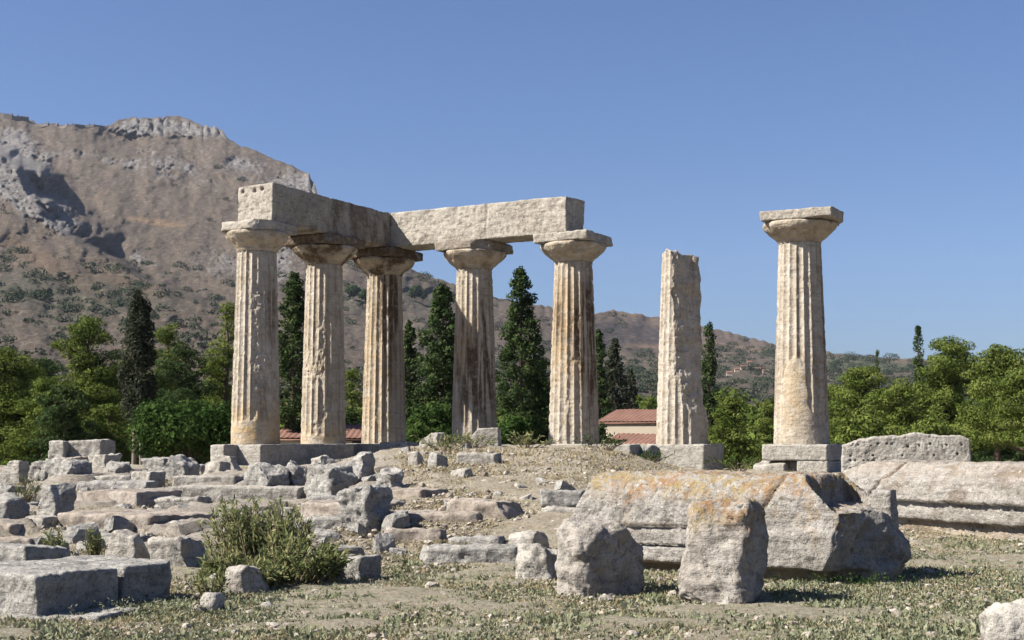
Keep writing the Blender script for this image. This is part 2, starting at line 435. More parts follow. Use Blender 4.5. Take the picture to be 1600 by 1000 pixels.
    c = mixc(c, sst(.1, .6, n4) * .6, (.29, .25, .205)); c = mixc(c, sst(.1, .6, -n4) * .55, (.105, .085, .07))
    scr = np.clip(patch(60, 445, 150, 26, 1.) + patch(200, 470, 120, 18, .8) + patch(100, 500, 160, 30, .45) + patch(700, 470, 120, 30, .5) + patch(560, 470, 90, 40, .5), 0, 1)
    c = mixc(c, sst(.2, .8, scr + n2 * .5) * .6, (.085, .10, .07))
    c = mixc(c, np.clip(patch(240, 345, 30, 4, 1., .12) + patch(205, 340, 14, 3, .8) + patch(265, 350, 22, 3, .8), 0, 1) * .8, (.40, .27, .15))
    c = mixc(c, np.clip(patch(60, 405, 110, 14, .7, .5) + patch(190, 440, 80, 12, .5, .35), 0, 1), (.225, .16, .10))
    far = sst(700, 860, px)
    c = mixc(c, far * .5, (.20, .15, .12))
    dark_patch = patch(975, 525, 75, 26, 1.2, .15) + patch(1060, 545, 60, 14, .5, .2)  # dark grey-purple patch on the far hill
    c = mixc(c, sst(.3, .75, dark_patch + n1 * .35) * far * .85, (.060, .052, .062))
    ol = far * sst(520, 590, py - (px - 900) * .04 + n1 * 22)
    c = mixc(c, ol * sst(-.2, .3, n2 + .1) * .8, (.095, .105, .06))
    c = mixc(c, far * sst(.3, .6, n3 + n2 * .4) * .5, (.26, .19, .13))
    c = mixc(c, np.clip(patch(1160, 543, 60, 3, 1., .15) + patch(1010, 541, 40, 4, .9, .05) + patch(990, 490, 60, 3, .7, .06), 0, 1) * .8, (.34, .24, .16))
    c = mixc(c, sst(.4, .9, patch(1345, 568, 70, 10, 1.2, .08) + patch(1500, 575, 120, 8, .9)) * .75, (.085, .13, .06))
    c = mixc(c, np.clip(patch(1400, 561, 150, 2.5, 1.), 0, 1) * .6, (.30, .26, .18))
    rc = np.tile(np.array([[.335, .32, .31]]), (len(px), 1)); rc = mixc(rc, sst(-.1, .5, fbm(P2 * 9, 4, 60)), (.22, .205, .20)); rc = mixc(rc, sst(.2, .6, fbm(P2 * 22, 3, 61)) * .7, (.43, .41, .39))
    c = c * .80 * np.array([1.0, .97, .98]) + .02 * n2[:, None]
    c = np.clip(c * (1 - rk[:, None]) + rc * rk[:, None] * .88, .02, 1)
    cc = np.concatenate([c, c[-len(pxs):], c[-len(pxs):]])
    t = NT('mountain_slopes'); v = t.coords(False)
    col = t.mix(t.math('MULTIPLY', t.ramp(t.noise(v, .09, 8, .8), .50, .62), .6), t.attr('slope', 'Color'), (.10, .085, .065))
    col = t.mix(t.math('MULTIPLY', t.ramp(t.noise(v, .11, 6, .75), .54, .66), .35), col, (.40, .35, .30))
    mp = t.n('ShaderNodeMapping'); mp.inputs['Scale'].default_value = (1, .4, 2.6); t.l(v, mp.inputs['Vector'])
    col = t.mix(t.math('MULTIPLY', t.ramp(t.noise(mp.outputs[0], .12, 6, .8), .52, .63), .6), col, (.085, .072, .06))
    col = t.mix(t.math('MULTIPLY', t.ramp(t.noise(mp.outputs[0], .17, 6, .8, .4), .55, .65), .5), col, (.33, .29, .25))
    mv = t.n('ShaderNodeMapping'); mv.inputs['Scale'].default_value = (1.6, .5, .55); t.l(v, mv.inputs['Vector'])
    crack = t.math('MULTIPLY', t.attr('rock'), t.ramp(t.noise(mv.outputs[0], .085, 7, .75, .6), .50, .60))
    col = t.mix(t.math('MULTIPLY', crack, .75), col, (.105, .10, .105))
    pale_rk = t.math('MULTIPLY', t.attr('rock'), t.ramp(t.noise(mv.outputs[0], .14, 6, .8), .54, .64))  # paler noise patches in the rock colour
    col = t.mix(t.math('MULTIPLY', pale_rk, .6), col, (.46, .45, .44))
    t.diffuse(col, t.bump(crack, -.8, 6.0, t.bump(t.noise(v, .12, 8, .8), .8, 8.0)))
    VV = np.concatenate([V, b1, b2])
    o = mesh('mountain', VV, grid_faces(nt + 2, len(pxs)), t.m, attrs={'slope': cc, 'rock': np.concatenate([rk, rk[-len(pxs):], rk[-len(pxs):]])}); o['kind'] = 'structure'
    return V.reshape(nt, len(pxs), 3), pxs, scr.reshape(nt, -1), rk.reshape(nt, -1), PY
MV, MPX, MSCR, MRK, MPY = build_mountain()
def on_mountain(px, py):
    j = int(np.clip(round((px - MPX[0]) / 3.0), 0, len(MPX) - 1))
    i = int(np.argmin(np.abs(MPY[:, j] - py)))
    return MV[i, j]

# ------------------------------------------------------------------ stones
def box_lattice(d, cell):
    n = [int(np.clip(round(x / cell), 3, 170)) for x in d]
    pts, faces = [], []
    idx = {}
    off = 0
    for ax in range(3):
        a, b = [(1, 2), (2, 0), (0, 1)][ax]
        for side in (0, 1):
            A, B = np.meshgrid(np.arange(n[a] + 1), np.arange(n[b] + 1))
            p = np.zeros((A.size, 3), int); p[:, a] = A.ravel(); p[:, b] = B.ravel(); p[:, ax] = n[ax] * side
            f = grid_faces(n[b] + 1, n[a] + 1)
            if not side: f = f[:, ::-1]
            pts.append(p); faces.append(f + off); off += len(p)
    p = np.concatenate(pts); f = np.concatenate(faces)
    key = p[:, 0] * 1000000 + p[:, 1] * 1000 + p[:, 2]
    _, first, inv = np.unique(key, return_index=True, return_inverse=True)
    q = p[first] / np.array(n) - .5
    return q * np.array(d), inv.ravel()[f]

def rock_geo(d, seed, cell=.05, rnd=.06, jit=.05, amp=.02, freq=2.5, cuts=(), ncut=0, pits=0.0, taper=0.0, warp=None):
    """an irregular block: rounded box, jittered corners, broken-off planes, rough skin; base at z=0, plan centred"""
    rs = np.random.RandomState(seed)
    d = np.array(d, float)
    P, F = box_lattice(d, cell)
    r = min(rnd, d.min() * .45)
    q = np.clip(P, -(d / 2 - r), d / 2 - r); e = P - q
    ln = np.linalg.norm(e, axis=1)[:, None]; P = q + e / np.maximum(ln, 1e-6) * np.minimum(ln, r)
    N = e / np.maximum(ln, 1e-6)
    t = P / d + .5
    off = rs.uniform(-1, 1, (2, 2, 2, 3)) * jit * d
    D = np.zeros_like(P)
    for i in (0, 1):
        for j in (0, 1):
            for k in (0, 1):
                w = (t[:, 0] if i else 1 - t[:, 0]) * (t[:, 1] if j else 1 - t[:, 1]) * (t[:, 2] if k else 1 - t[:, 2])
                D += w[:, None] * off[i, j, k]
    P = P + D
    if taper: P[:, :2] *= (1 - taper * t[:, 2:3])
    cl = list(cuts)
    for _ in range(ncut):
        n = rs.normal(size=3); n[2] = abs(n[2]) * .9 + .15; n /= np.linalg.norm(n)
        cl.append((n, float(np.abs(n * d / 2).sum() * rs.uniform(.62, .88))))
    for n, dist in cl:
        n = np.array(n, float); n /= np.linalg.norm(n)
        s = P @ n + gnoise(P * 3.0, seed + 9) * .04 - dist
        k = np.maximum(s, 0); P = P - k[:, None] * n
    if warp is not None: P = warp(P)
    so = seed * 3.17
    amp = amp
    dv = np.stack([fbm(P * freq + so + 11 * k, 4, seed + k) for k in range(3)], 1)
    P = P + dv * amp * .75
    h = fbm(P * freq * 1.8 + so, 5, seed + 5, gain=.55) * 4.5
    fr = h - np.floor(h)
    P = P + N * ((np.floor(h) + sst(.40, .60, fr)) / 4.5 * amp * 1.15)[:, None]
    if pits: P = P - N * (sst(.25, .7, fbm(P * freq * 5.5 + so, 3, seed + 6)) * pits)[:, None]
    P[:, 2] += d[2] / 2
    return P, F

def stone(name, label, cat, x0, x1, yt, yb, ratio=.8, Y=None, rot=None, mat='grey', seed=1, sink=.2, cell=None, group=None, lean=(0, 0), attrs=None, **k):
    """a stone whose outline fills about x0..x1, yt..yb of the photograph, standing on the ground there"""
    pxc = (x0 + x1) / 2
    if Y is None: _, Y, zb = ground(pxc, yb)
    else: zb = float(EYE - (yb - 690) / FPX * Y)
    rs0 = np.random.RandomState(seed + 1000)
    if rot is None and name in ('boulder', 'rubble_stone'): rot = rs0.uniform(-62, -20)
    if name in ('boulder', 'rubble_stone') and seed not in (113, 121): k['ncut'] = k.get('ncut', 0) + 3; k['jit'] = max(k.get('jit', .05), .11)
    k['rnd'] = k.get('rnd', .06) * .5; k['amp'] = k.get('amp', .03) * (.6 if name == 'rock_ledge' else 1.1)
    rot = TROT if rot is None else math.radians(rot)
    c, s = abs(math.cos(rot)), abs(math.sin(rot))
    w = (x1 - x0) / FPX * Y
    a = w / (c + s * ratio)
    for _ in range(3):
        b = a * ratio; Yc = Y + (a * s + b * c) / 2
        w = (x1 - x0) / FPX * (Yc - .15 * (a * s + b * c)); a = w / (c + s * ratio)
    b = a * ratio
    ytop = Y + (a * s + b * c) * (.75 if yt > 690 else .25)
    zt = EYE - (yt - 690) / FPX * ytop
    h = max(zt - zb, .04)
    d = (a, b, h + sink)
    px_ = (a * b * h) ** (1 / 3)
    V, F = rock_geo(d, seed, cell or max(.035, min(.09, px_ / 18)), **k)
    V[:, 2] -= sink
    V[:, 0] += V[:, 2] * lean[0]; V[:, 1] += V[:, 2] * lean[1]
    X = (pxc - 800) / FPX * Yc
    at_ = attrs(V) if attrs else None
    o = mesh(name, V, F, M[mat], loc=(X, Yc, zb), rotz=rot, attrs=at_)
    return tag(o, label, cat, group)

# ------------------------------------------------------------------ columns
def column(label, px, Y, base_y, Rb, Rt, H, seed, plast=(), ero=(), stain_shade=(), ochre=(), fl_off=0.0, broken=False, cap=None, abs_cut=(), abs_dim=(2.06, 2.06), abs_off=(0, 0), cap_stain_shade=0.0, es=1.0):
    X = (px - 800) / FPX * Y
    zb = STY
    t = thing('doric_column', label, 'column', (X, Y, zb), 0.0, 'columns of the ruined temple')
    nth, nz = 400, 200
    Hs = H if broken else H - .93
    th = np.linspace(-math.pi, math.pi, nth, endpoint=False)
    z = np.linspace(0, 1, nz)
    TH, Z = np.meshgrid(th, z * Hs)
    TH = TH.ravel(); Z = Z.ravel()
    R = Rb + (Rt - Rb) * (Z / (H - .93 if not broken else 6.2)) ** 1.12
    ph = (TH + fl_off) / (2 * math.pi) * 20
    f = ph - np.floor(ph)
    fl = 1 - (2 * f - 1) ** 2
    C = np.c_[np.sin(TH), -np.cos(TH), Z / .75] * .75
    so = seed * 7.3
    def blob(lst):
        s = np.zeros(len(TH))
        for tc, tw, zc, zw, a in lst:
            dt = (TH - math.radians(tc) + math.pi) % (2 * math.pi) - math.pi
            s += a * np.exp(-(dt / math.radians(tw)) ** 2 - ((Z - zc) / zw) ** 2)
        return s
    er = sst(.30, .62, fbm(C * np.array([1.6, 1.6, .9]) + so, 5, seed) * .55 + blob(ero) + .02)
    pl = sst(.42, .58, blob(plast) + fbm(C * 2 + so, 4, seed + 3) * .16)
    depth = .068 * (R / .8)
    rough = fbm(C * 5 + so, 5, seed + 1)
    chip = np.maximum(0, fbm(C * np.array([7, 7, 5]) + so, 4, seed + 2) - .10)
    r = R - depth * fl * (1 - er) - er * (depth * .55 + .02 + rough * .055) - chip * .06 * (1 - fl) ** 2 * (1 - er) - np.abs(rough) * .004
    r -= er * sst(.2, .6, fbm(C * 9 + so, 3, seed + 4)) * .03
    r = r * (1 - pl) + (R - .012 + fbm(C * 2.5 + so, 4, seed + 5) * .014) * pl
    V = np.c_[r * np.sin(TH), -r * np.cos(TH), Z]
    if broken:
        n = np.array([math.sin(math.radians(23)), -math.cos(math.radians(23))])
        zz = Z
        dist = np.interp(zz, [0, 1.0, 1.7, 2.5, 3.6, 4.6, 6.3], [.86, .80, .62, .52, .44, .34, .27]) + fbm(C * 1.3 + 5, 4, 77) * .12 + np.round(fbm(C * 3.2, 5, 78) * 5) / 5 * .04
        s = V[:, 0] * n[0] + V[:, 1] * n[1] - dist
        k = np.maximum(s, 0); V[:, 0] -= k * n[0]; V[:, 1] -= k * n[1]
        n2 = np.array([.995, -.1])
        d2 = np.interp(zz, [0, .9, 1.3, 2.2, 3.0, 4, 6.3], [.85, .80, .62, .58, .62, .60, .56]) + fbm(C * 2 + 9, 4, 79) * .07
        s = V[:, 0] * n2[0] + V[:, 1] * n2[1] - d2
        k = np.maximum(s, 0); V[:, 0] -= k * n2[0]; V[:, 1] -= k * n2[1]
        tz = sst(5.6, 6.25, Z)
        V[:, 2] -= tz * (.10 + fbm(np.c_[V[:, 0] * 2.2, V[:, 1] * 2.2, V[:, 0] * 0], 4, 80) * .16 + .10 * V[:, 0]) 
    st = np.clip(blob(stain_shade) * 1.75, 0, 1.3) * sst(-.35, .25, fbm(np.c_[TH * 5, Z * .55, Z * 0 + so], 4, seed + 7)) 
    st = np.clip(st + .14 * (1 - pl) * fl * sst(.1, .6, fbm(C * 2 + so, 4, seed + 9)), 0, 1)
    st = np.clip(st + .38 * sst(.12, .55, fbm(np.c_[np.sin(TH) * 5, np.cos(TH) * 5, Z * .35 + so], 4, seed + 12)) * (1 - pl * .7), 0, 1)
    oc = np.clip(blob(ochre) + .16 * sst(-.1, .5, fbm(C * .8 + so + 5, 3, seed + 13)), 0, 1)
    n0 = len(V)
    ct = np.array([[0, 0, V[-nth:, 2].mean() - .02]])
    cap_f = np.stack([np.arange(nth) + (nz - 1) * nth, (np.arange(nth) + 1) % nth + (nz - 1) * nth, np.full(nth, n0)], 1)
    zero = [0.0]
    mesh('shaft', np.concatenate([V, ct]), [grid_faces(nz, nth, True), cap_f], M['column'], t,
         attrs={'stain_shade': np.r_[st, zero], 'ochre': np.r_[oc, zero]})
    if broken: return t
    # echinus: the swelling cushion under the abacus
    prof = np.array([[Hs - .01, Rt - .015], [Hs + .03, Rt + .015], [Hs + .08, Rt + .05], [Hs + .16, Rt + .15], [Hs + .28, Rt + .29], [Hs + .40, Rt + .41], [Hs + .50, Rt + .475], [Hs + .56, Rt + .485], [Hs + .61, Rt + .45], [Hs + .625, Rt + .30], [Hs + .625, 0.01]])
    s_ = np.linspace(0, len(prof) - 1, 60)
    pz = np.interp(s_, range(len(prof)), prof[:, 0]); pr = np.interp(s_, range(len(prof)), prof[:, 1])
    pr = np.where(pr > Rt, Rt + (pr - Rt) * es, pr)
    m2 = 160; th2 = np.linspace(-math.pi, math.pi, m2, endpoint=False)
    A, PZ = np.meshgrid(th2, pz); _, PR = np.meshgrid(th2, pr); A = A.ravel(); PZ = PZ.ravel(); PR = PR.ravel()
    C = np.c_[np.sin(A) * PR, -np.cos(A) * PR, PZ]
    d_ = fbm(C * 2.2 + so, 5, seed + 20) * .05 + np.minimum(0, fbm(C * 1.2 + so, 3, seed + 21) + .18) * .22
    w = sst(Hs + .02, Hs + .15, PZ) * (PR > .1)
    C[:, 0] += np.sin(A) * d_ * w; C[:, 1] += -np.cos(A) * d_ * w
    sst_ = np.clip(cap_stain_shade * sst(-.3, .35, fbm(C * 1.8 + so, 4, seed + 23)) + .25 * sst(.1, .5, fbm(C * 2.5 + so, 4, seed + 22)), 0, 1)  # capital stains, deepened to include the shade beneath the beams
    mesh('echinus', C, grid_faces(60, m2, True), M['column'], t, attrs={'stain_shade': sst_, 'ochre': np.full(len(C), .25)})
    V, F = rock_geo((abs_dim[0], abs_dim[1], .315), seed + 30, .05, .035, .02, .025, 2.2, cuts=abs_cut, ncut=0, pits=.02)
    o = mesh('abacus', V, F, M['beam'], t, loc=(U[0] * abs_off[0] - Vd[0] * abs_off[1], U[1] * abs_off[0] - Vd[1] * abs_off[1], H - .315), rotz=TROT,
             attrs={'stain_shade': np.full(len(V), min(1, cap_stain_shade * .9))})
    return t

column('leftmost column, smooth ochre repair at its foot, carrying the front end of the left beam', 399.5, 43.1, 697, .79, .635, 7.1, 3,
       plast=[(0, 200, .1, 1.0, .75)], ero=[(18, 22, 3.8, 2.6, .55), (20, 25, 1.6, .6, .6)], ochre=[(0, 400, .4, .75, 1.0)], stain_shade=[(60, 30, 4.2, .9, .5)], fl_off=.05,
       abs_cut=[((.75, -.66, .05), .98), ((-.7, -.7, .1), 1.12), ((0, -.5, .85), .55)], abs_dim=(1.78, 1.9), es=.78, cap_stain_shade=.05)
column('second column from the left, worn foot, dark stained capital under the left beam', 505.5, 46.3, 698, .785, .63, 7.1, 4,
       plast=[(0, 200, .0, .55, .7)], ero=[(0, 30, 3.4, 2.2, .42), (15, 40, 1.2, .7, .7), (-50, 30, 4, 2, .3)], ochre=[(0, 400, .3, .6, .5), (0, 90, 3.5, 2, .25)], fl_off=.12,
       abs_cut=[((.7, -.7, .1), 1.30)], cap_stain_shade=.95)
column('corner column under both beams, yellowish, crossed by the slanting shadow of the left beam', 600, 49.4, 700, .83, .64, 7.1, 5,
       ochre=[(0, 400, 3, 4, .55)], stain_shade=[(10, 45, 4.2, 1.6, .55), (30, 30, 5.5, 1.2, .7)], ero=[(10, 20, 4.0, .8, .3)], fl_off=.02, cap_stain_shade=1.05)
column('column under the middle of the right beam, dark and brown stained in its lower half', 741, 47.5, 694, .815, .64, 7.1, 6,
       stain_shade=[(20, 70, 2.2, 1.4, .8), (-40, 40, 3.6, 1.2, .35), (35, 22, 4.3, 1.0, .6)], ochre=[(-40, 50, 3.4, 1.6, .7)], plast=[(-20, 80, .2, 1.0, .6)], fl_off=.08,
       abs_cut=[((.72, -.70, .0), 1.05)], cap_stain_shade=.55)
column('column under the right end of the right beam with black and brown streaked flutes', 896.5, 45.6, 697, .87, .65, 7.1, 7,
       stain_shade=[(42, 26, 3.2, 1.6, 1.1), (10, 30, 4.0, 1.3, .55), (-60, 35, 4.4, .9, .6), (60, 20, 3.8, 2, .7)], ochre=[(-40, 70, 4.4, 1.2, .9), (0, 100, 2.5, 1.2, .35)], ero=[(10, 26, 3.3, 1.8, .33), (0, 30, 1.0, .8, .35)], fl_off=.03,
       abs_cut=[((.45, .9, 0), 1.28), ((.1, -.9, -.5), 1.05)], cap_stain_shade=.15)
column('broken column shaft without capital, its right front sheared away', 1066, 43.6, 695, .86, .63, 6.28, 8, ero=[(30, 70, 3.2, 2.4, .5), (0, 50, 2.3, .8, .5)], fl_off=.10, broken=True)
column('rightmost column standing alone with a wide capital and a smooth repaired lower shaft', 1252, 41.7, 694, .865, .66, 7.18, 9,
       plast=[(-28, 38, 1.6, 1.3, .95), (0, 60, .2, .7, .7)], ero=[(40, 18, 1.3, .9, .9), (35, 30, 2.2, .4, .5)], ochre=[(-25, 45, 1.5, 1.4, .55)], stain_shade=[(62, 14, 3.0, 2.2, .35)], fl_off=.06,
       abs_dim=(2.2, 2.1), abs_off=(.18, 0), abs_cut=[((.86, .5, 0), 1.12)], cap_stain_shade=.2)

# architrave beams
def beam(label, cx, cy, L, W, H, z0, rotz, seed, holes=(), joint=0.0, **k):
    V, F = rock_geo((L, W, H), seed, .045, .022, .008, .02, 1.3, pits=.03, **k)
    for hy, hz in holes:                                            # sockets in the front end
        d = np.hypot(V[:, 1] - hy, V[:, 2] - hz); V[:, 0] -= np.clip(1.6 - d / .05, 0, 1) * (V[:, 0] > L / 2 - .2) * .14
    groove = np.exp(-((V[:, 0] - joint * L - fbm(V * 3, 3, seed + 8) * .05) / .032) ** 2)
    V[:, 1] -= np.sign(V[:, 1]) * groove * .05 * (np.abs(V[:, 1]) > W / 2 - .15)
    big = sst(.30, .62, fbm(V * np.array([1.1, 1.1, 1.6]) + seed, 4, seed + 9)) * (np.abs(V[:, 1]) > W / 2 - .15)
    V[:, 1] -= np.sign(V[:, 1]) * big * .03
    st = np.clip(.25 * (k_stain_shade > .5) + sst(.05, .6, fbm(np.c_[V[:, 0] * 2.0, V[:, 1] * 2.0, V[:, 2] * .35], 4, seed + 3)) * .55 + .6 * sst(.35, .0, V[:, 2]) * sst(-.1, .4, fbm(V * 1.2, 3, seed + 4)), 0, 1)
    st = st * (1 - .85 * sst(L / 2 - .16, L / 2 - .06, np.abs(V[:, 0])))  # shade painted into the long sides along with dirt, ends left pale
    o = mesh('architrave_beam', V, F, M['beam'], loc=(cx, cy, z0), rotz=rotz, attrs={'stain_shade': st * k_stain_shade})
    return tag(o, label, 'stone beam', 'beams resting on the columns')
_p1 = np.array([(399.5 - 800) / FPX * 43.1, 43.1]); _p3 = np.array([(600 - 800) / FPX * 49.4, 49.4]); _p5 = np.array([(896.5 - 800) / FPX * 45.6, 45.6])
zb = STY + 7.1 + .004
# left beam runs from the corner towards the camera
k_stain_shade = .9
dv = _p1 - _p3; Lv = np.linalg.norm(dv); dv /= Lv
a0 = _p3 - dv * .75; a1 = _p1 + dv * .12
c = (a0 + a1) / 2
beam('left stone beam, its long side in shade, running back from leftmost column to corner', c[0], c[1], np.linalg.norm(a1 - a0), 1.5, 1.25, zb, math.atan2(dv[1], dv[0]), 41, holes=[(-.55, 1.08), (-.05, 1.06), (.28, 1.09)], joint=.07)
k_stain_shade = .25
du = _p5 - _p3; Lu = np.linalg.norm(du); du /= Lu
nrm = np.array([du[1], -du[0]])                                   # towards the camera
a0 = _p3 + du * .78; a1 = _p5 + du * .13
c = (a0 + a1) / 2 + nrm * .08
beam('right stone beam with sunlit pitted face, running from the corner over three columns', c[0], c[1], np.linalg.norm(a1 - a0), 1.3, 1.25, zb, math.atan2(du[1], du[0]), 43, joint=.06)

# ------------------------------------------------------------------ stylobate and plinths
def tblock(label, o_xy, a, b, h, ztop, seed, mat='pale', name='foundation_block', cat='stone block', rnd=.03, amp=.018, jit=.01, group=None, **k):
    """block aligned with the temple, o_xy its centre"""
    V, F = rock_geo((a, b, h), seed, .06, rnd, jit, amp, 2.0, pits=.012, **k)
    o = mesh(name, V, F, M[mat], loc=(o_xy[0], o_xy[1], ztop - h), rotz=TROT)
    return tag(o, label, cat, group)
def tpt(px, Y): return np.array([(px - 800) / FPX * Y, Y])
m12 = (_p1 * .62 + tpt(505.5, 46.3) * .38)
tblock('long smooth foundation block beneath the two leftmost columns', m12 + U * .12, 2.0, 4.9, .95, STY, 61, rnd=.015, amp=.008)
tblock('small pale block set against the left side of the leftmost column base', tpt(352, 42.0), .55, .7, 1.0, STY - .02, 62, rnd=.02)
tblock('low foundation block beneath the corner column', _p3 + Vd * .55 + U * .1, 2.0, 3.9, .8, STY, 63)
tblock('squared block with hollowed faces in front of the corner column foot', tpt(623, 44.6), 1.15, .55, .8, EYE - .02, 64, mat='grey')
tblock('foundation block under the stained column of the right beam', tpt(741, 47.5), 2.0, 2.0, .5, STY, 65)
tblock('foundation block under the column with black streaks', tpt(896.5, 45.6), 2.1, 2.1, .5, STY, 66)
tblock('square plinth under the broken column', tpt(1066, 43.6) + U * .12 , 1.95, 1.75, 1.05, STY, 67)
tblock('rough rectangular block lying between the black streaked and the broken columns', tpt(962, 40.5), 1.3, .8, .7, STY - .0, 68, mat='pale')
stone('rubble_stone', 'jagged grey stone leaning beside the plinth of the broken column', 'stone', 985, 1034, 696, 726, .8, Y=40.2, seed=69, ncut=4, mat='grey')
p7 = tpt(1252, 41.7)
tblock('upper square plinth course right under the lone rightmost column', p7 + U * .05, 2.05, 1.9, .50, STY, 70, rnd=.02)
tblock('left lower stone carrying the plinth of the lone rightmost column', p7 - U * .72 + Vd * .05, 1.0, 1.9, .48, STY - .504, 71, ncut=1)
tblock('right lower stone carrying the plinth of the lone rightmost column', p7 + U * .62, .95, 1.9, .48, STY - .504, 72)
tblock('recessed small stone wedged between the two lower stones of the rightmost plinth', p7 + U * .0 - Vd * .15, .5, 1.5, .46, STY - .508, 73, mat='boulder')

# ------------------------------------------------------------------ fallen stones in front
def big_block():
    # fallen cornice block with stepped face and orange lichen
    near = np.array(at(1326, 921, 15.1)[:2]); far = np.array([.62, 17.6])
    d = near - far; L = np.linalg.norm(d); d /= L; back = np.array([-d[1], d[0]])
    W, H = 1.42, 1.31
    def warp(P):
        z = P[:, 2] + H / 2; fy = (P[:, 1] + W / 2) / W
        x = P[:, 0]
        sh = np.interp(z, [0, .20, .215, .23, .60, .66, .67, 1.04, 1.16, 1.25, 1.31], [.22, .20, .03, .0, .0, .02, .05, .07, .13, .20, .30])
        ledge = sst(.35, .1, x)
        sh = sh + ledge * np.interp(z, [0, .40, .41, .44, .45, .66, .672, 1.38], [.09, .09, .16, .16, .09, .09, .0, .03])
        P[:, 1] += sh * (1 - np.clip(fy * 1.6, 0, 1))
        # broken shoulder at the right end, sagging left end
        k = sst(-.03, .03, x - (L / 2 - .40) + fbm(np.c_[P[:, 1] * 2, x * 0, z * 1.2], 4, 91) * .16 + (z - 1.1) * 1.3)
        lim = .92 + fbm(np.c_[x * 2.5, P[:, 1] * 2.5, x * 0], 4, 90) * .07 - .06 * sst(0, .5, x - L / 2 + .5)
        z2 = np.minimum(z, lim)
        z = z * (1 - k) + z2 * k
        kl = sst(-L / 2 + 1.1, -L / 2 + .1, x)
        z = z * 1.0
        P[:, 0] += kl * sst(.2, 1.3, z) * .45 - kl * .1
        P[:, 2] = z - H / 2
        # undulating top and end
        P[:, 2] += sst(1., 1.3, z) * (fbm(np.c_[x * 1.1, P[:, 1] * 1.2, x * 0], 3, 92) * .04 - .0 * x / L) + .05 * x / L
        P[:, 0] += sst(L / 2 - .3, L / 2, x) * (fbm(P * 1.6, 4, 93) * .20 - .04 * sst(.7, 1.0, z))
        return P
    V, F = rock_geo((L, W, H), 95, .026, .02, .01, .026, 2.6, pits=.025, warp=warp, cuts=[((.86, -.42, -.28), L / 2 * .86 + .17), ((.80, .1, .58), L / 2 * .80 + .30)])
    z = V[:, 2]
    n = fbm(V * 1.3, 4, 96)
    li = sst(.95, 1.25, z + n * .25) * .95 + .55 * sst(L / 2 - 1.6, L / 2 - .4, V[:, 0]) * sst(.45, .9, z + n * .3) * sst(0, .35, fbm(V * 3, 4, 97)) + .45 * sst(.05, .5, fbm(V * 2.2, 4, 98)) * sst(.5, .9, z)
    # crack near the right end
    xc = L / 2 - 1.0 + (z - 1.1) * .55 + fbm(V * 4, 3, 99) * .06
    cr = np.exp(-((V[:, 0] - xc) / .025) ** 2) * sst(.8, .95, z)
    V[:, 1] += cr * .07
    c = (near + far) / 2 + back * W / 2
    o = mesh('fallen_cornice_block', V, F, M['lichened'], loc=(c[0], c[1], -.06), rotz=math.atan2(d[1], d[0]),
             attrs={'lichen': np.clip(li, 0, 1), 'crust': sst(.25, .6, z) * .95, 'stain_shade': np.clip(cr * 1.2 + .45 * sst(1.0, .4, np.abs(z - .68) * 25) * sst(.2, -.6, V[:, 0]), 0, 1), 'ochre': np.clip(sst(.28, .16, z), 0, 1) * .8})  # darkened crack, and a darker line along the ledge step at left
    tag(o, 'largest fallen cornice block, stepped face, orange lichen along its top', 'stone block')
big_block()

def right_block():
    nr = np.array([8.35, 20.0]); fr = np.array([5.75, 24.6])
    d = nr - fr; L = np.linalg.norm(d); d /= L; back = np.array([-d[1], d[0]])
    W, H = 1.4, 1.24
    def warp(P):
        z = P[:, 2] + H / 2; fy = (P[:, 1] + W / 2) / W; x = P[:, 0]
        sh = np.interp(z, [0, .26, .27, .31, .58, .59, .63, .94, .97, 1.24], [.28, .26, .13, .11, .11, .0, .0, .03, .15, .42])
        P[:, 1] += sh * (1 - np.clip(fy * 1.5, 0, 1))
        P[:, 2] += sst(.8, 1.2, z) * (fbm(np.c_[x * .9, x * 0, P[:, 1]], 3, 101) * .035 - .25 * sst(L / 2 - 1.2, L / 2, x) - .15 * sst(-L / 2 + .8, -L / 2, x))
        return P
    V, F = rock_geo((L, W, H), 103, .03, .012, .01, .02, 2.6, pits=.03, warp=warp)
    z = V[:, 2]
    xc = -L / 2 + 1.35 + (z - 1.0) * .8 + fbm(V * 4, 3, 99) * .06
    cr = np.exp(-((V[:, 0] - xc) / .035) ** 2) * sst(.6, .7, z)
    V[:, 1] += cr * .10
    c = (nr + fr) / 2 + back * W / 2
    li = sst(.75, 1.15, z + fbm(V * 1.6, 4, 104) * .3) * .28
    o = mesh('fallen_cornice_block', V, F, M['lichened'], loc=(c[0], c[1], .06), rotz=math.atan2(d[1], d[0]),
             attrs={'lichen': li, 'crust': sst(.6, .8, z), 'stain_shade': np.clip(cr * 1.2 + .55 * sst(.1, .6, fbm(V * np.array([1.2, 1.2, 3.0]), 4, 108)), 0, 1), 'ochre': sst(.32, .2, z) * .4})
    tag(o, 'long cornice block with banded mouldings at the right edge of the picture', 'stone block')
right_block()

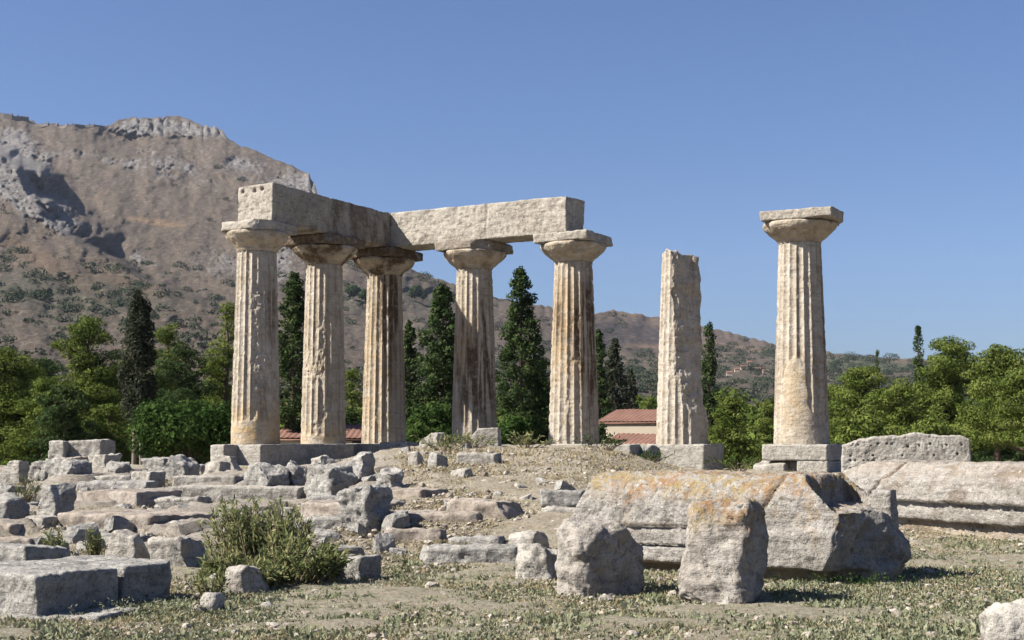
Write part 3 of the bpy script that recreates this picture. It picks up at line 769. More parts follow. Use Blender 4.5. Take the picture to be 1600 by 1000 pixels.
def holed_block():
    V, F = rock_geo((3.0, .8, 1.1), 107, .022, .05, .02, .025, 2.0, pits=.02)
    x, z = V[:, 0], V[:, 2]
    V[:, 2] += sst(.6, 1.1, z) * (.07 * np.cos(x * 1.7 - .4) - .12 * sst(-1.0, -1.5, x) + fbm(np.c_[x * 3, x * 0, x * 0], 3, 5) * .04)
    rs = np.random.RandomState(4)
    for zz, n_ in ((.90, 13), (.50, 17), (.66, 5), (.36, 6)):
        for hx in np.linspace(-1.35, 1.2, n_) + rs.uniform(-.1, .1, n_):
            d = np.hypot(V[:, 0] - hx, V[:, 2] - zz - rs.uniform(-.04, .04)); k = np.clip(1.5 - d / rs.uniform(.014, .026), 0, 1) * (V[:, 1] < -.3)
            V[:, 1] += k * .09
    Yc = 33.0
    o = mesh('pierced_stone_block', V, F, M['pale'], loc=((1415 - 800) / FPX * Yc, Yc, EYE - 1.02 + .03), rotz=math.radians(-14))
    tag(o, 'long grey block pierced by rows of small holes, behind the cornice block at right', 'stone block')
holed_block()

bl = lambda amt, z0, z1, seed: (lambda V: {'lichen': amt * sst(z0, z1, V[:, 2] + fbm(V * 2, 3, seed) * .15)})
stone('boulder', 'squat boulder with a dark shaded right side before the largest cornice block', 'boulder', 866, 1010, 812, 936, 1.75, rot=-57, mat='boulder', seed=113, rnd=.30, jit=.05, amp=.05, pits=.02, cell=.028,
      cuts=[((.25, .62, .74), .47), ((.3, -.75, .55), .62), ((.5, .2, -.85), .60)])
stone('boulder', 'upright rounded boulder capped with yellow and orange lichen before the largest cornice block', 'boulder', 1050, 1208, 778, 950, .8, rot=-30, mat='boulder', seed=121, rnd=.34, jit=.04, amp=.045, pits=.03, cell=.028,
      cuts=[((-.837, -.483, .258), .42), ((-.119, -.07, .99), .60), ((.808, .466, -.36), .45), ((-.3, -.8, -.52), .50)], attrs=bl(1.0, .62, .92, 3))
stone('boulder', 'pale boulder cut off by the bottom right corner of the picture', 'boulder', 1524, 1680, 930, 1045, .8, Y=10.2, rot=-15, mat='pale', seed=131, rnd=.2, jit=.1, amp=.05, ncut=2, pits=.02, cell=.03)
stone('pebble', 'fist sized stone beside the foot of the squat dark boulder', 'stone', 934, 962, 927, 941, .8, mat='pale', seed=133, rnd=.05, ncut=2, sink=.04, cell=.02)
stone('rubble_stone', 'pale low rounded stone left of the squat dark boulder', 'stone', 796, 882, 846, 908, .9, rot=-20, mat='pale', seed=137, rnd=.15, jit=.12, amp=.05, ncut=2, pits=.02)
stone('rubble_stone', 'flat pale stone behind the low rounded stone in the centre', 'stone', 790, 862, 828, 870, .9, rot=-30, mat='pale', seed=139, rnd=.1, jit=.1, ncut=2)
stone('stone_slab', 'long low slab lying flat on the grass in the centre', 'stone slab', 655, 818, 851, 883, .30, rot=-7, mat='grey', seed=141, rnd=.05, amp=.03, cuts=[((-.8, -.3, .3), .62)], pits=.015, cell=.03)
stone('stone_block', 'upper squared block of a small stack left of the largest cornice block', 'stone block', 843, 918, 765, 792, .7, Y=21.6, rot=-8, mat='grey', seed=143, amp=.02, rnd=.04, sink=.0)
stone('stone_block', 'lower worn block carrying the squared block left of the largest cornice block', 'stone block', 834, 905, 791, 818, .7, Y=21.4, rot=-6, mat='pale', seed=145, amp=.03, rnd=.07, ncut=1)
stone('stone_block', 'yellowish bottom stone half buried under the small central stack', 'stone block', 842, 900, 816, 848, .7, Y=21.0, rot=-8, mat='boulder', seed=146, amp=.03, rnd=.06)
stone('rock_ledge', 'rocky ledge with a dark hollow at the right foot of the central mound', 'rock ledge', 690, 840, 782, 815, .5, mat='warm', seed=147, amp=.06, rnd=.12, jit=.1, ncut=2)
stone('rock_ledge', 'thin bedrock lip casting a shadow strip on the left of the central mound', 'rock ledge', 560, 700, 764, 783, .6, mat='warm', seed=149, amp=.05, rnd=.06)
stone('stub_block', 'short squared stub standing on the broken right end of the largest cornice block', 'stone block', 1358, 1402, 767, 800, .9, Y=16.0, rot=-37, mat='lichened', seed=151, amp=.02, rnd=.03, sink=.25, cell=.03)

# stones on the mound
stone('stone_slab', 'grey stone with a sloping top on the mound left of the stained column foot', 'stone', 656, 697, 677, 704, .7, rot=-30, Y=37.5, mat='pale', seed=153, cuts=[((-.5, 0, .86), .25)])
stone('capital_fragment', 'squarish capital piece with a slanting top edge on the mound crest', 'stone fragment', 737, 785, 669, 699, .8, rot=-12, Y=37.5, mat='pale', seed=155, amp=.012, rnd=.02, taper=.0, cuts=[((-.8, -.1, .6), .40), ((-.9, 0, .2), .38)])
stone('stone_slab', 'flat slab with a broken right end on the mound slope', 'stone slab', 714, 783, 708, 726, .6, rot=-12, mat='pale', seed=157, amp=.025)
stone('rubble_stone', 'small dark faced stone left of the flat slab on the mound', 'stone', 668, 702, 708, 731, .8, mat='grey', seed=159, ncut=3)
stone('rubble_stone', 'small pale stone at the left shoulder of the mound', 'stone', 637, 664, 707, 728, .8, mat='pale', seed=161, ncut=3)
stone('rubble_stone', 'little pale stone halfway down the mound', 'stone', 703, 738, 730, 748, .8, mat='pale', seed=163, ncut=3)
stone('rubble_stone', 'tiny half buried stone near the centre of the mound', 'stone', 800, 824, 752, 765, .8, mat='pale', seed=164, ncut=3)

# heap of boulders at the left of the mound
stone('boulder', 'lichened boulder with a pointed tail overhanging the rubble, left of centre', 'boulder', 525, 616, 755, 832, .8, rot=-35, mat='grey', seed=171, rnd=.1, jit=.14, amp=.06, cuts=[((-.55, -.2, -.8), .38), ((.2, .2, 1), .38), ((.75, -.5, -.4), .40)], pits=.02, cell=.035, attrs=bl(.8, .62, .8, 6), sink=.05)
stone('boulder', 'rough grey boulder in front of the long foundation block, left of the heap', 'boulder', 378, 452, 727, 782, .8, mat='grey', seed=173, rnd=.15, jit=.1, amp=.07, ncut=3, pits=.04)
stone('boulder', 'round topped boulder in the middle of the heap with a dark right face', 'boulder', 440, 484, 722, 778, .9, rot=-40, mat='grey', seed=175, rnd=.2, jit=.1, amp=.07, ncut=2, pits=.04)
stone('boulder', 'wide pitted boulder with a shaded squared right end in the heap', 'boulder', 474, 560, 728, 780, .7, mat='grey', seed=177, rnd=.09, jit=.08, amp=.06, ncut=2, pits=.05)
stone('rubble_stone', 'rounded white stone perched atop the back of the heap', 'stone', 485, 530, 714, 742, .8, Y=35, mat='pale', seed=179, rnd=.12, ncut=4, amp=.05)
stone('boulder', 'pale faceted boulder at the right end of the heap before the hollowed block', 'boulder', 538, 594, 709, 752, .8, mat='grey', seed=181, rnd=.1, ncut=4, amp=.06)
stone('rubble_stone', 'dark fractured stone at the foot of the mound, right of the heap', 'stone', 588, 634, 728, 768, .8, mat='grey', seed=183, rnd=.08, ncut=5, amp=.06)
stone('rubble_stone', 'small stone tucked below the wide pitted boulder', 'stone', 556, 590, 744, 764, .8, mat='grey', seed=184, ncut=4)
stone('stone_slab', 'long flat slab crossing in front of the boulder heap', 'stone slab', 268, 480, 757, 786, .30, rot=-10, mat='pale', seed=185, amp=.02, rnd=.035, sink=.25)
stone('stone_slab', 'thin slab on the ledge left of the boulder heap', 'stone slab', 272, 384, 744, 764, .4, rot=-8, mat='pale', seed=187, amp=.02, rnd=.04)
stone('rubble_stone', 'small blocky stone on the thin slab, in front of the pale corner block', 'stone', 318, 362, 722, 747, .8, mat='pale', seed=189, rnd=.05, ncut=2)
stone('stone_slab', 'narrow slab tilted against the leftmost foundation', 'stone slab', 350, 384, 713, 748, .5, Y=36, mat='pale', seed=191, rnd=.03, lean=(-.55, 0))
stone('rubble_stone', 'pointed grey rock rising between two squared blocks at left', 'stone', 257, 311, 711, 750, .8, mat='grey', seed=193, rnd=.07, ncut=2, cuts=[((-.75, 0, .66), .34), ((.7, 0, .7), .34)], amp=.05)
stone('stone_block', 'squared block left of the pointed grey rock', 'stone block', 222, 280, 715, 746, .7, Y=35.0, mat='grey', seed=195, rnd=.05, amp=.04)
stone('stone_block', 'small squared block before the pointed grey rock', 'stone block', 206, 259, 736, 764, .8, mat='pale', seed=197, rnd=.05, amp=.03)
stone('rubble_stone', 'small loose stone between the pointed rock and the leftmost foundation', 'stone', 306, 326, 724, 742, .9, mat='grey', seed=198, ncut=4)
# far left stack
stone('stone_block', 'right block of the pair on top of the far left stack', 'stone block', 109, 176, 688, 714, .8, Y=37.5, rot=-12, mat='pale', seed=201, rnd=.05, amp=.03, sink=.02)
stone('stone_block', 'left narrow block of the pair on top of the far left stack', 'stone block', 80, 111, 689, 717, 1.3, Y=37.4, rot=-8, mat='pale', seed=203, rnd=.04, amp=.03, sink=.02)
stone('stone_block', 'supporting stone under the right block of the far left stack', 'stone block', 138, 190, 711, 742, .8, Y=36.8, mat='pale', seed=205, rnd=.05, amp=.04, ncut=1)
stone('stone_block', 'long rough stone under the left block of the far left stack', 'stone block', 78, 140, 714, 745, .7, Y=37.0, mat='warm', seed=206, rnd=.06, amp=.04)
stone('boulder', 'dark rounded boulder below the far left stack', 'boulder', 162, 209, 722, 752, .8, rot=-45, mat='grey', seed=207, rnd=.13, amp=.05, ncut=2)
stone('boulder', 'big grey rough boulder beside the far left stack', 'boulder', 72, 146, 718, 758, .7, rot=-35, mat='grey', seed=209, rnd=.12, amp=.06, ncut=3)
stone('rubble_stone', 'pale rough stone left of the big grey boulder', 'stone', 46, 92, 721, 756, .8, mat='grey', seed=211, rnd=.1, amp=.05, ncut=3)
stone('stone_slab', 'pale slab tilted up to a point near the left edge', 'stone slab', 0, 46, 720, 758, .5, rot=-20, mat='pale', seed=213, rnd=.04, cuts=[((-.72, 0, .70), .25)], amp=.03)
stone('boulder', 'squared boulder with a dark right face standing on the left ledges', 'boulder', 62, 123, 753, 812, .8, rot=-38, mat='grey', seed=215, rnd=.08, jit=.08, amp=.04, ncut=2, pits=.02)
stone('boulder', 'rounded grey boulder at the left edge beside the squared boulder', 'boulder', -25, 47, 773, 818, .8, mat='grey', seed=217, rnd=.16, amp=.05, ncut=2)
stone('rubble_stone', 'flat grey stone behind the rounded boulder at the left edge', 'stone', -15, 40, 755, 778, .8, mat='grey', seed=218, rnd=.08, amp=.04, ncut=2)
stone('stone_slab', 'sloping pale slab at the foot of the squared boulder on the left ledges', 'stone slab', 42, 100, 805, 826, .8, mat='pale', seed=219, rnd=.07, amp=.03)
# bedrock ledges
stone('rock_ledge', 'upper bedrock ledge with a dark undercut face left of the flat slabs', 'rock ledge', 120, 285, 765, 793, .7, mat='warm', seed=221, rnd=.05, amp=.05, jit=.04, sink=.25)
stone('rock_ledge', 'broad bedrock step behind the bush with a shaded riser', 'rock ledge', 95, 345, 797, 834, .8, mat='warm', seed=223, rnd=.07, amp=.06, jit=.04, sink=.25)
stone('rock_ledge', 'reddish bedrock step at the left edge below the rounded boulder', 'rock ledge', -40, 60, 813, 842, .7, mat='warm', seed=225, rnd=.07, amp=.05, sink=.25)
stone('rock_ledge', 'low grey ledge with a shaded face just behind the foreground slabs', 'rock ledge', -60, 112, 848, 902, .55, mat='grey', seed=227, rnd=.06, amp=.05, jit=.04, sink=.25)
stone('rock_ledge', 'bedrock shelf right of the bush below the lichened boulder', 'rock ledge', 470, 640, 783, 808, .6, mat='warm', seed=229, rnd=.07, amp=.06, sink=.25)
stone('rubble_stone', 'upright wedge shaped stone behind the foreground slabs', 'stone', 164, 242, 831, 889, .6, rot=-24, mat='pale', seed=231, rnd=.03, amp=.03, cuts=[((-.85, 0, .40), .24), ((.8, 0, .5), .30)])
stone('stone_block', 'pale flat topped block between the wedge stone and the bush', 'stone block', 238, 326, 838, 892, .9, rot=-18, mat='pale', seed=233, rnd=.07, amp=.04, ncut=1)
stone('stone_block', 'small squared block half hidden at the right foot of the bush', 'stone block', 512, 597, 866, 907, .8, mat='grey', seed=235, rnd=.04, amp=.025)
stone('rubble_stone', 'upright narrow stone at the left foot of the bush', 'stone', 316, 346, 886, 934, .8, mat='boulder', seed=237, rnd=.05, amp=.03, ncut=1)
stone('rubble_stone', 'rounded stone under the lower leaves of the bush', 'stone', 350, 420, 884, 930, .8, mat='boulder', seed=239, rnd=.12, amp=.04, ncut=3)
stone('rubble_stone', 'pale stone on the soil at the left foot of the bush beside the foreground slab', 'stone', 316, 352, 928, 958, .9, mat='pale', seed=241, rnd=.05, ncut=2)
stone('rubble_stone', 'flat pebble like stone at the front foot of the bush', 'stone', 408, 434, 938, 952, .9, mat='pale', seed=243, rnd=.04, ncut=2, cell=.025)

for i_, (a, b, yt, yb, rt, rot_, mt, lab_) in enumerate((
        (130, 250, 752, 770, .5, -14, 'grey', 'thin weathered slab course below the far left stack'), (205, 330, 776, 792, .5, -8, 'pale', 'low pale slab course just left of the bush top'),
        (-30, 70, 838, 856, .5, -12, 'warm', 'narrow brownish slab course at the left edge above the grey ledge'), (110, 240, 832, 850, .45, -16, 'grey', 'grey flat slab behind the wedge stone'),
        (230, 330, 812, 834, .5, -20, 'pale', 'pale flat slab touching the left side of the bush'), (470, 600, 806, 826, .45, -10, 'grey', 'grey flat slab under the lichened boulder, right of the bush'),
        (600, 700, 826, 846, .5, -10, 'warm', 'brown broken slab behind the long low slab'), (610, 760, 798, 816, .4, -8, 'warm', 'long low bedrock course across the foot of the mound'),
        (700, 790, 836, 852, .5, -14, 'grey', 'short flat slab behind the right half of the long low slab'), (-20, 60, 786, 800, .6, -15, 'grey', 'flat slab wedged under the rounded boulder at the left edge'),
        (480, 560, 774, 790, .5, -12, 'grey', 'thin slab in front of the wide pitted boulder'), (150, 215, 742, 758, .6, -10, 'pale', 'pale low block in front of the dark rounded boulder'))):
    stone('stone_slab', lab_, 'stone slab', a, b, yt, yb, rt, rot=rot_, mat=mt, seed=600 + i_, rnd=.05, amp=.035, jit=.05, ncut=1, cell=.05)
# foreground slabs at left
def fslab(label, c0, c1, w, h, seed, z0=.0, cuts=()):
    c0 = np.array(c0); c1 = np.array(c1); d = c1 - c0; L = np.linalg.norm(d); d /= L; back = np.array([-d[1], d[0]])
    V, F = rock_geo((L, w, h), seed, .03, .03, .02, .016, 2.4, pits=.02, cuts=cuts)
    c = (c0 + c1) / 2 + back * w / 2
    o = mesh('stone_slab', V, F, M['grey'], loc=(c[0], c[1], z0), rotz=math.atan2(d[1], d[0]))
    tag(o, label, 'stone slab')
n_ = np.array([(62 - 800) / FPX * 12.6, 12.6]); f_ = np.array([(284 - 800) / FPX * 14.2, 14.2])
dd = (f_ - n_)
fslab('thick foreground slab with a rough shaded face, left of the crack', n_, n_ + dd * .555, 1.5, .46, 251, -.06)
fslab('thick foreground slab right of the crack, its shaded face ending at the bush', n_ + dd * .575, f_, 1.35, .45, 253, -.05, cuts=[((.7, -.7, 0), .66)])
fslab('sunlit slab end cut by the left edge of the picture at the bottom', n_ + np.array([-.50, .38]) + dd * -.02, n_ + np.array([-.50, .38]) + dd * .5, 1.0, .40, 255, -.06)
stone('stone_slab', 'thin slab lying under the thick foreground slabs', 'stone slab', -60, 215, 948, 984, .5, Y=12.35, rot=-12, mat='grey', seed=257, rnd=.03, amp=.025, sink=.1)
stone('pebble', 'small reddish stone resting on top of the left foreground slab', 'stone', 63, 76, 893, 904, .8, Y=12.9, mat='tile', seed=259, rnd=.02, sink=.02, cell=.02)

# ------------------------------------------------------------------ loose rubble, weeds, straw (uncountable)
ICO = None
def ico():
    global ICO
    if ICO is None:
        p = (1 + 5 ** .5) / 2
        v = np.array([[-1, p, 0], [1, p, 0], [-1, -p, 0], [1, -p, 0], [0, -1, p], [0, 1, p], [0, -1, -p], [0, 1, -p], [p, 0, -1], [p, 0, 1], [-p, 0, -1], [-p, 0, 1]], float)
        v /= np.linalg.norm(v[0])
        f = np.array([[0, 11, 5], [0, 5, 1], [0, 1, 7], [0, 7, 10], [0, 10, 11], [1, 5, 9], [5, 11, 4], [11, 10, 2], [10, 7, 6], [7, 1, 8], [3, 9, 4], [3, 4, 2], [3, 2, 6], [3, 6, 8], [3, 8, 9], [4, 9, 5], [2, 4, 11], [6, 2, 10], [8, 6, 7], [9, 8, 1]])
        ICO = v, f
    return ICO
RS = np.random.RandomState(77)
def scatter(n, dens, pxr=(-120, 1720), yr=(9.5, 40)):
    """points on the ground seen by the camera, uniform on the picture, thinned by dens(px,Y,X)"""
    px = RS.uniform(*pxr, n); py = RS.uniform(700, 1040, n)
    Ys = np.linspace(8.5, 42, 700)
    out = []
    X = []; Yo = []
    for a, b in zip(px, py):
        d = ray(a, b); k = Ys / d[1]
        below = (EYE + d[2] * k) <= gz(d[0] * k, Ys)
        if below.any():
            i = int(np.argmax(below)); X.append(d[0] * k[i]); Yo.append(Ys[i])
    X = np.array(X); Y = np.array(Yo)
    X = X + RS.normal(size=len(X)) * .05; Y = Y + RS.normal(size=len(Y)) * .15
    p = 800 + FPX * X / Y
    keep = RS.uniform(size=len(X)) < dens(p, Y, X)
    return X[keep], Y[keep]
def patchy(X, Y, s, seed, a, b): return sst(a, b, fbm(np.c_[X * s, Y * s, X * 0], 4, seed))

def rubble():
    X, Y = scatter(56000, lambda p, Y, X: .25 + .25 * (1 - sst(17, 19, Y)) + .12 * sst(18, 24, Y) * sst(560, 680, p) * (1 - sst(930, 1050, p)) + .4 * sst(17.5, 21, Y) * (1 - sst(900, 1050, p)) + .18 * patchy(X, Y, .8, 5, 0, .5))
    v, f = ico(); n = len(X)
    sz = RS.gamma(1.3, .007, n) + .006; sz = np.minimum(sz * (1 + .6 * sst(17, 24, Y)), .09)
    V = v[None] * (1 + RS.uniform(-.3, .3, (n, 12, 1))) * (sz[:, None, None]) * np.array([1.2, 1, .7]) * RS.uniform(.7, 1.3, (n, 1, 3))
    a = RS.uniform(0, 6.28, n); c, s = np.cos(a)[:, None], np.sin(a)[:, None]
    V = np.stack([V[:, :, 0] * c - V[:, :, 1] * s, V[:, :, 0] * s + V[:, :, 1] * c, V[:, :, 2]], -1)
    V += np.stack([X, Y, gz(X, Y) + sz * .3], -1)[:, None]
    F = (f[None] + (np.arange(n) * 12)[:, None, None]).reshape(-1, 3)
    t = NT('rubble_stone_chips'); v_ = t.coords(False)
    c1 = t.mix(t.ramp(t.noise(v_, 3.1, 4), .35, .65), (.34, .29, .235), (.52, .48, .42))
    c1 = t.mix(t.ramp(t.noise(v_, 14, 3), .45, .65), c1, (.24, .20, .16)); t.diffuse(c1)
    o = mesh('gravel', V.reshape(-1, 3), F, t.m, smooth=False); o['kind'] = 'stuff'; o['label'] = 'loose stone chips strewn over the dry ground'
rubble()

def big_rubble():
    rs = np.random.RandomState(12)
    X, Y = scatter(2600, lambda p, Y, X: (.34 * sst(17, 19, Y) * (1 - sst(600, 720, p)) * (1 - sst(38, 41, Y)) + .10 * sst(19, 23, Y) * (1 - sst(930, 1000, p))) * (.35 + .65 * patchy(X, Y, .9, 15, -.1, .4)), pxr=(-100, 1000))
    Vs, Fs, n0 = [], [], 0
    prot = [rock_geo((1, rs.uniform(.6, 1), rs.uniform(.4, .75)), 900 + i, .24, .03, .14, .05, 2.0, ncut=5) for i in range(14)]
    for x, y in zip(X, Y):
        V, F = prot[rs.randint(14)]; sz = min(.12 + rs.gamma(1.6, .075), .5); a = rs.uniform(0, 6.28); c, s_ = math.cos(a), math.sin(a)
        W = V * sz * rs.uniform(.75, 1.25, 3); W = np.c_[W[:, 0] * c - W[:, 1] * s_, W[:, 0] * s_ + W[:, 1] * c, W[:, 2] - .04]
        tl = rs.normal(size=2) * .25; W[:, 2] += W[:, 0] * tl[0] + W[:, 1] * tl[1]
        Vs.append(W + np.array([x, y, float(gz(x, y))])); Fs.append(F + n0); n0 += len(V)
    o = mesh('rubble', np.concatenate(Vs), np.concatenate(Fs), M['grey'], smooth=False); o['kind'] = 'stuff'; o['label'] = 'jagged grey rubble lying thick between the larger stones'
big_rubble()

def leaf_quads(C, D, ln, wd, up=None):
    """narrow quads rooted at C along D"""
    n = len(C); D = D / (np.linalg.norm(D, axis=1)[:, None] + 1e-9)
    R = RS.normal(size=(n, 3)); S = np.cross(D, R); S /= np.linalg.norm(S, axis=1)[:, None] + 1e-9
    ln = np.broadcast_to(ln, n)[:, None]; wd = np.broadcast_to(wd, n)[:, None]
    mid = C + D * ln * .5
    V = np.stack([C, mid + S * wd * .5, C + D * ln, mid - S * wd * .5], 1)
    F = np.arange(4 * n).reshape(n, 4)
    return V.reshape(-1, 3), F

def weeds():
    def dens(p, Y, X):
        front = 1 - sst(15.5, 19.5, Y)
        right = sst(1180, 1350, p) * (1 - sst(22, 28, Y))
        n = patchy(X, Y, .55, 40, -.25, .35)
        return np.clip((front * .8 + right * .8) * (.34 + .66 * n) + .03, 0, 1)
    X, Y = scatter(60000, dens); n = len(X); k = 10
    sz = RS.uniform(.025, .062, n) * (1 + .5 * patchy(X, Y, 1.1, 9, .1, .5))
    C = np.repeat(np.stack([X, Y, gz(X, Y) - .004], -1), k, 0) + RS.normal(size=(n * k, 3)) * np.repeat(sz, k)[:, None] * np.array([.65, .65, .22])
    C[:, 2] = np.maximum(C[:, 2], gz(C[:, 0], C[:, 1]) - .005)
    D = RS.normal(size=(n * k, 3)); D[:, 2] = np.abs(D[:, 2]) + .35
    V, F = leaf_quads(C, D, np.repeat(sz, k) * RS.uniform(.5, 1.1, n * k), np.repeat(sz, k) * .42)
    tint = np.repeat(np.clip(np.repeat(RS.uniform(.1, .9, n), k) + RS.normal(size=n * k) * .12, 0, 1), 4)
    o = mesh('ground_weeds', V, F, M['weed'], smooth=False, attrs={'tint': tint}); o['kind'] = 'stuff'; o['label'] = 'grey green weeds creeping over the dry ground'
    # dry straw and grass
    X, Y = scatter(80000, lambda p, Y, X: .40 + .65 * patchy(X, Y, .7, 60, -.15, .35) * (.5 + .9 * sst(18, 24, Y) * sst(580, 720, p)))
    n = len(X); k = 6
    h = RS.uniform(.025, .075, n) * (1 + 1.0 * sst(19, 32, Y))
    C = np.repeat(np.stack([X, Y, gz(X, Y) - .01], -1), k, 0) + RS.normal(size=(n * k, 3)) * np.array([.04, .04, 0])
    D = RS.normal(size=(n * k, 3)) * .8; D[:, 2] = np.abs(D[:, 2]) * .6 + .45
    V, F = leaf_quads(C, D, np.repeat(h, k) * RS.uniform(.6, 1.3, n * k), .010 * (1 + 1.0 * np.repeat(sst(20, 35, Y), k)))
    tint = np.repeat(RS.uniform(0, 1, n * k), 4)
    o = mesh('dry_grass', V, F, M['straw'], smooth=False, attrs={'tint': tint}); o['kind'] = 'stuff'; o['label'] = 'straw coloured dry grass between the stones'
weeds()

# ------------------------------------------------------------------ shrubs near the camera
def shrub(name, label, stems, leafn, leaflen, mat, loc, cat='shrub', group=None, rootk=.25):
    """stems: list of (x, y, z, spread): tips, leaves along the upper stem"""
    t = thing(name, label, cat, loc, 0, group)
    b = Bag(); C = []; D = []; Ls = []
    for tip in stems:
        root = np.array([tip[0] * rootk + RS.normal() * .04, tip[1] * rootk + RS.normal() * .04, -.03])
        p1 = np.array(tip[:3]); mid = root * .45 + p1 * .55 + np.array([RS.normal() * .05, RS.normal() * .05, .06])
        s = np.linspace(0, 1, 7)[:, None]
        pts = (1 - s) ** 2 * root + 2 * s * (1 - s) * mid + s ** 2 * p1
        b.tube(pts, np.linspace(.010, .004, 7), 5)
        u = RS.uniform(.35, 1.0, leafn)[:, None]
        q = (1 - u) ** 2 * root + 2 * u * (1 - u) * mid + u ** 2 * p1
        tdir = p1 - mid; tdir /= np.linalg.norm(tdir) + 1e-6
        dd_ = RS.normal(size=(leafn, 3)) * .75 + tdir * .7 + np.array([0, 0, .25])
        C.append(q + RS.normal(size=(leafn, 3)) * .02); D.append(dd_); Ls.append(np.full(leafn, RS.uniform(.15, .85)))
    if rootk < .9: b.out('stems', M['twig'], t)
    C = np.concatenate(C); D = np.concatenate(D); tn = np.concatenate(Ls)
    V, F = leaf_quads(C, D, RS.uniform(.6, 1.2, len(C)) * leaflen, leaflen * .24)
    tint = np.repeat(np.clip(tn + RS.normal(size=len(C)) * .2, 0, 1), 4)
    mesh('leaves', V, F, M[mat], t, False, {'tint': tint})
    return t
def stems_in(lobes, n):
    out = []
    for _ in range(n):
        cx, cy, cz, rx, ry, rz = lobes[RS.randint(len(lobes))]
        d = RS.normal(size=3); d /= np.linalg.norm(d); r = RS.uniform(.35, 1.05) ** .5
        out.append((cx + d[0] * rx * r, cy + d[1] * ry * r, max(.08, cz + d[2] * rz * r)))
    return out
gx, gy, g0 = ground(420, 915)
sc_ = gy / FPX
shrub('oleander_bush', 'large leafy olive green bush growing among the stones left of centre', stems_in([((330 - 420) * sc_, .75, .66, .36, .35, .30), ((390 - 420) * sc_, .8, .74, .42, .35, .30), ((435 - 420) * sc_, .6, .60, .30, .35, .24), ((475 - 420) * sc_, .05, .34, .42, .3, .26), ((440 - 420) * sc_, -.15, .24, .42, .3, .2), ((365 - 420) * sc_, -.45, .20, .36, .2, .18), ((515 - 420) * sc_, .1, .28, .2, .2, .16), ((415 - 420) * sc_, -.55, .16, .3, .2, .14)], 370), 25, .105, 'oleander', (gx, gy + .1, g0), 'bush', None, .6)
for (px_, pb, hh, wd_, lab) in ((82, 886, .52, .16, 'young leafy sapling with a bare stem behind the left foreground slab'), (146, 884, .5, .10, 'thin yellowing plant between the ledge and the wedge stone'), (40, 790, .55, .28, 'dry straggly plant beside the squared boulder on the left ledges'), (330, 940, .3, .18, 'small leafy plant at the left foot of the large bush')):
    gx, gy, g0 = ground(px_, pb)
    shrub('leafy_plant', lab, stems_in([(0, 0, hh * .72, wd_, wd_, hh * .32)], 22), 16, .075, 'oleander', (gx, gy, g0), 'plant')
for (px_, pb, lab) in ((742, 700, 'tuft of grass beside the capital fragment on the crest'), (700, 704, 'tuft of grass between the sloping stone and the stained column'), (820, 700, 'tuft of grass on the crest between the two right beam columns'), (943, 703, 'green tuft at the right foot of the black streaked column'), (1010, 724, 'green plant between the rough block and the broken column'), (1150, 735, 'green plant left of the rightmost plinth')):
    gx, gy, g0 = ground(px_, pb) if pb < 720 else (at(px_, pb, 39.5)[0], 39.5, at(px_, pb, 39.5)[2])
    shrub('grass_tuft', lab, [(RS.normal() * .4, RS.normal() * .2, RS.uniform(.15, .42)) for _ in range(26)], 9, .13, 'oleander' if px_ < 900 else 'bushleaf', (gx, gy - .6, g0), 'grass tuft', 'tufts of grass on the temple platform')
for (px_, pb, w_, lab) in ((1440, 878, .55, 'dark green weed clump in the shade right of the largest cornice block'), (1510, 832, .30, 'weed tuft growing at the foot of the banded cornice block'), (1345, 916, .7, 'green weed clump along the foot of the largest block end'), (1010, 925, .45, 'weed clump in the shadow of the squat dark boulder'), (1290, 940, .7, 'weed clump in the shadow of the upright lichened boulder'), (250, 960, .6, 'grey green weed clump below the foreground slab'), (760, 872, .4, 'weeds at the right end of the low central slab')):
    gx, gy, g0 = ground(px_, pb)
    shrub('weed_clump', lab, [(RS.normal() * w_ * .55, RS.normal() * .16, RS.uniform(.04, .13)) for _ in range(60)], 9, .045, 'bushleaf' if px_ > 1300 else 'weed', (gx, gy, g0), 'weeds', 'weed clumps in the foreground', .93)

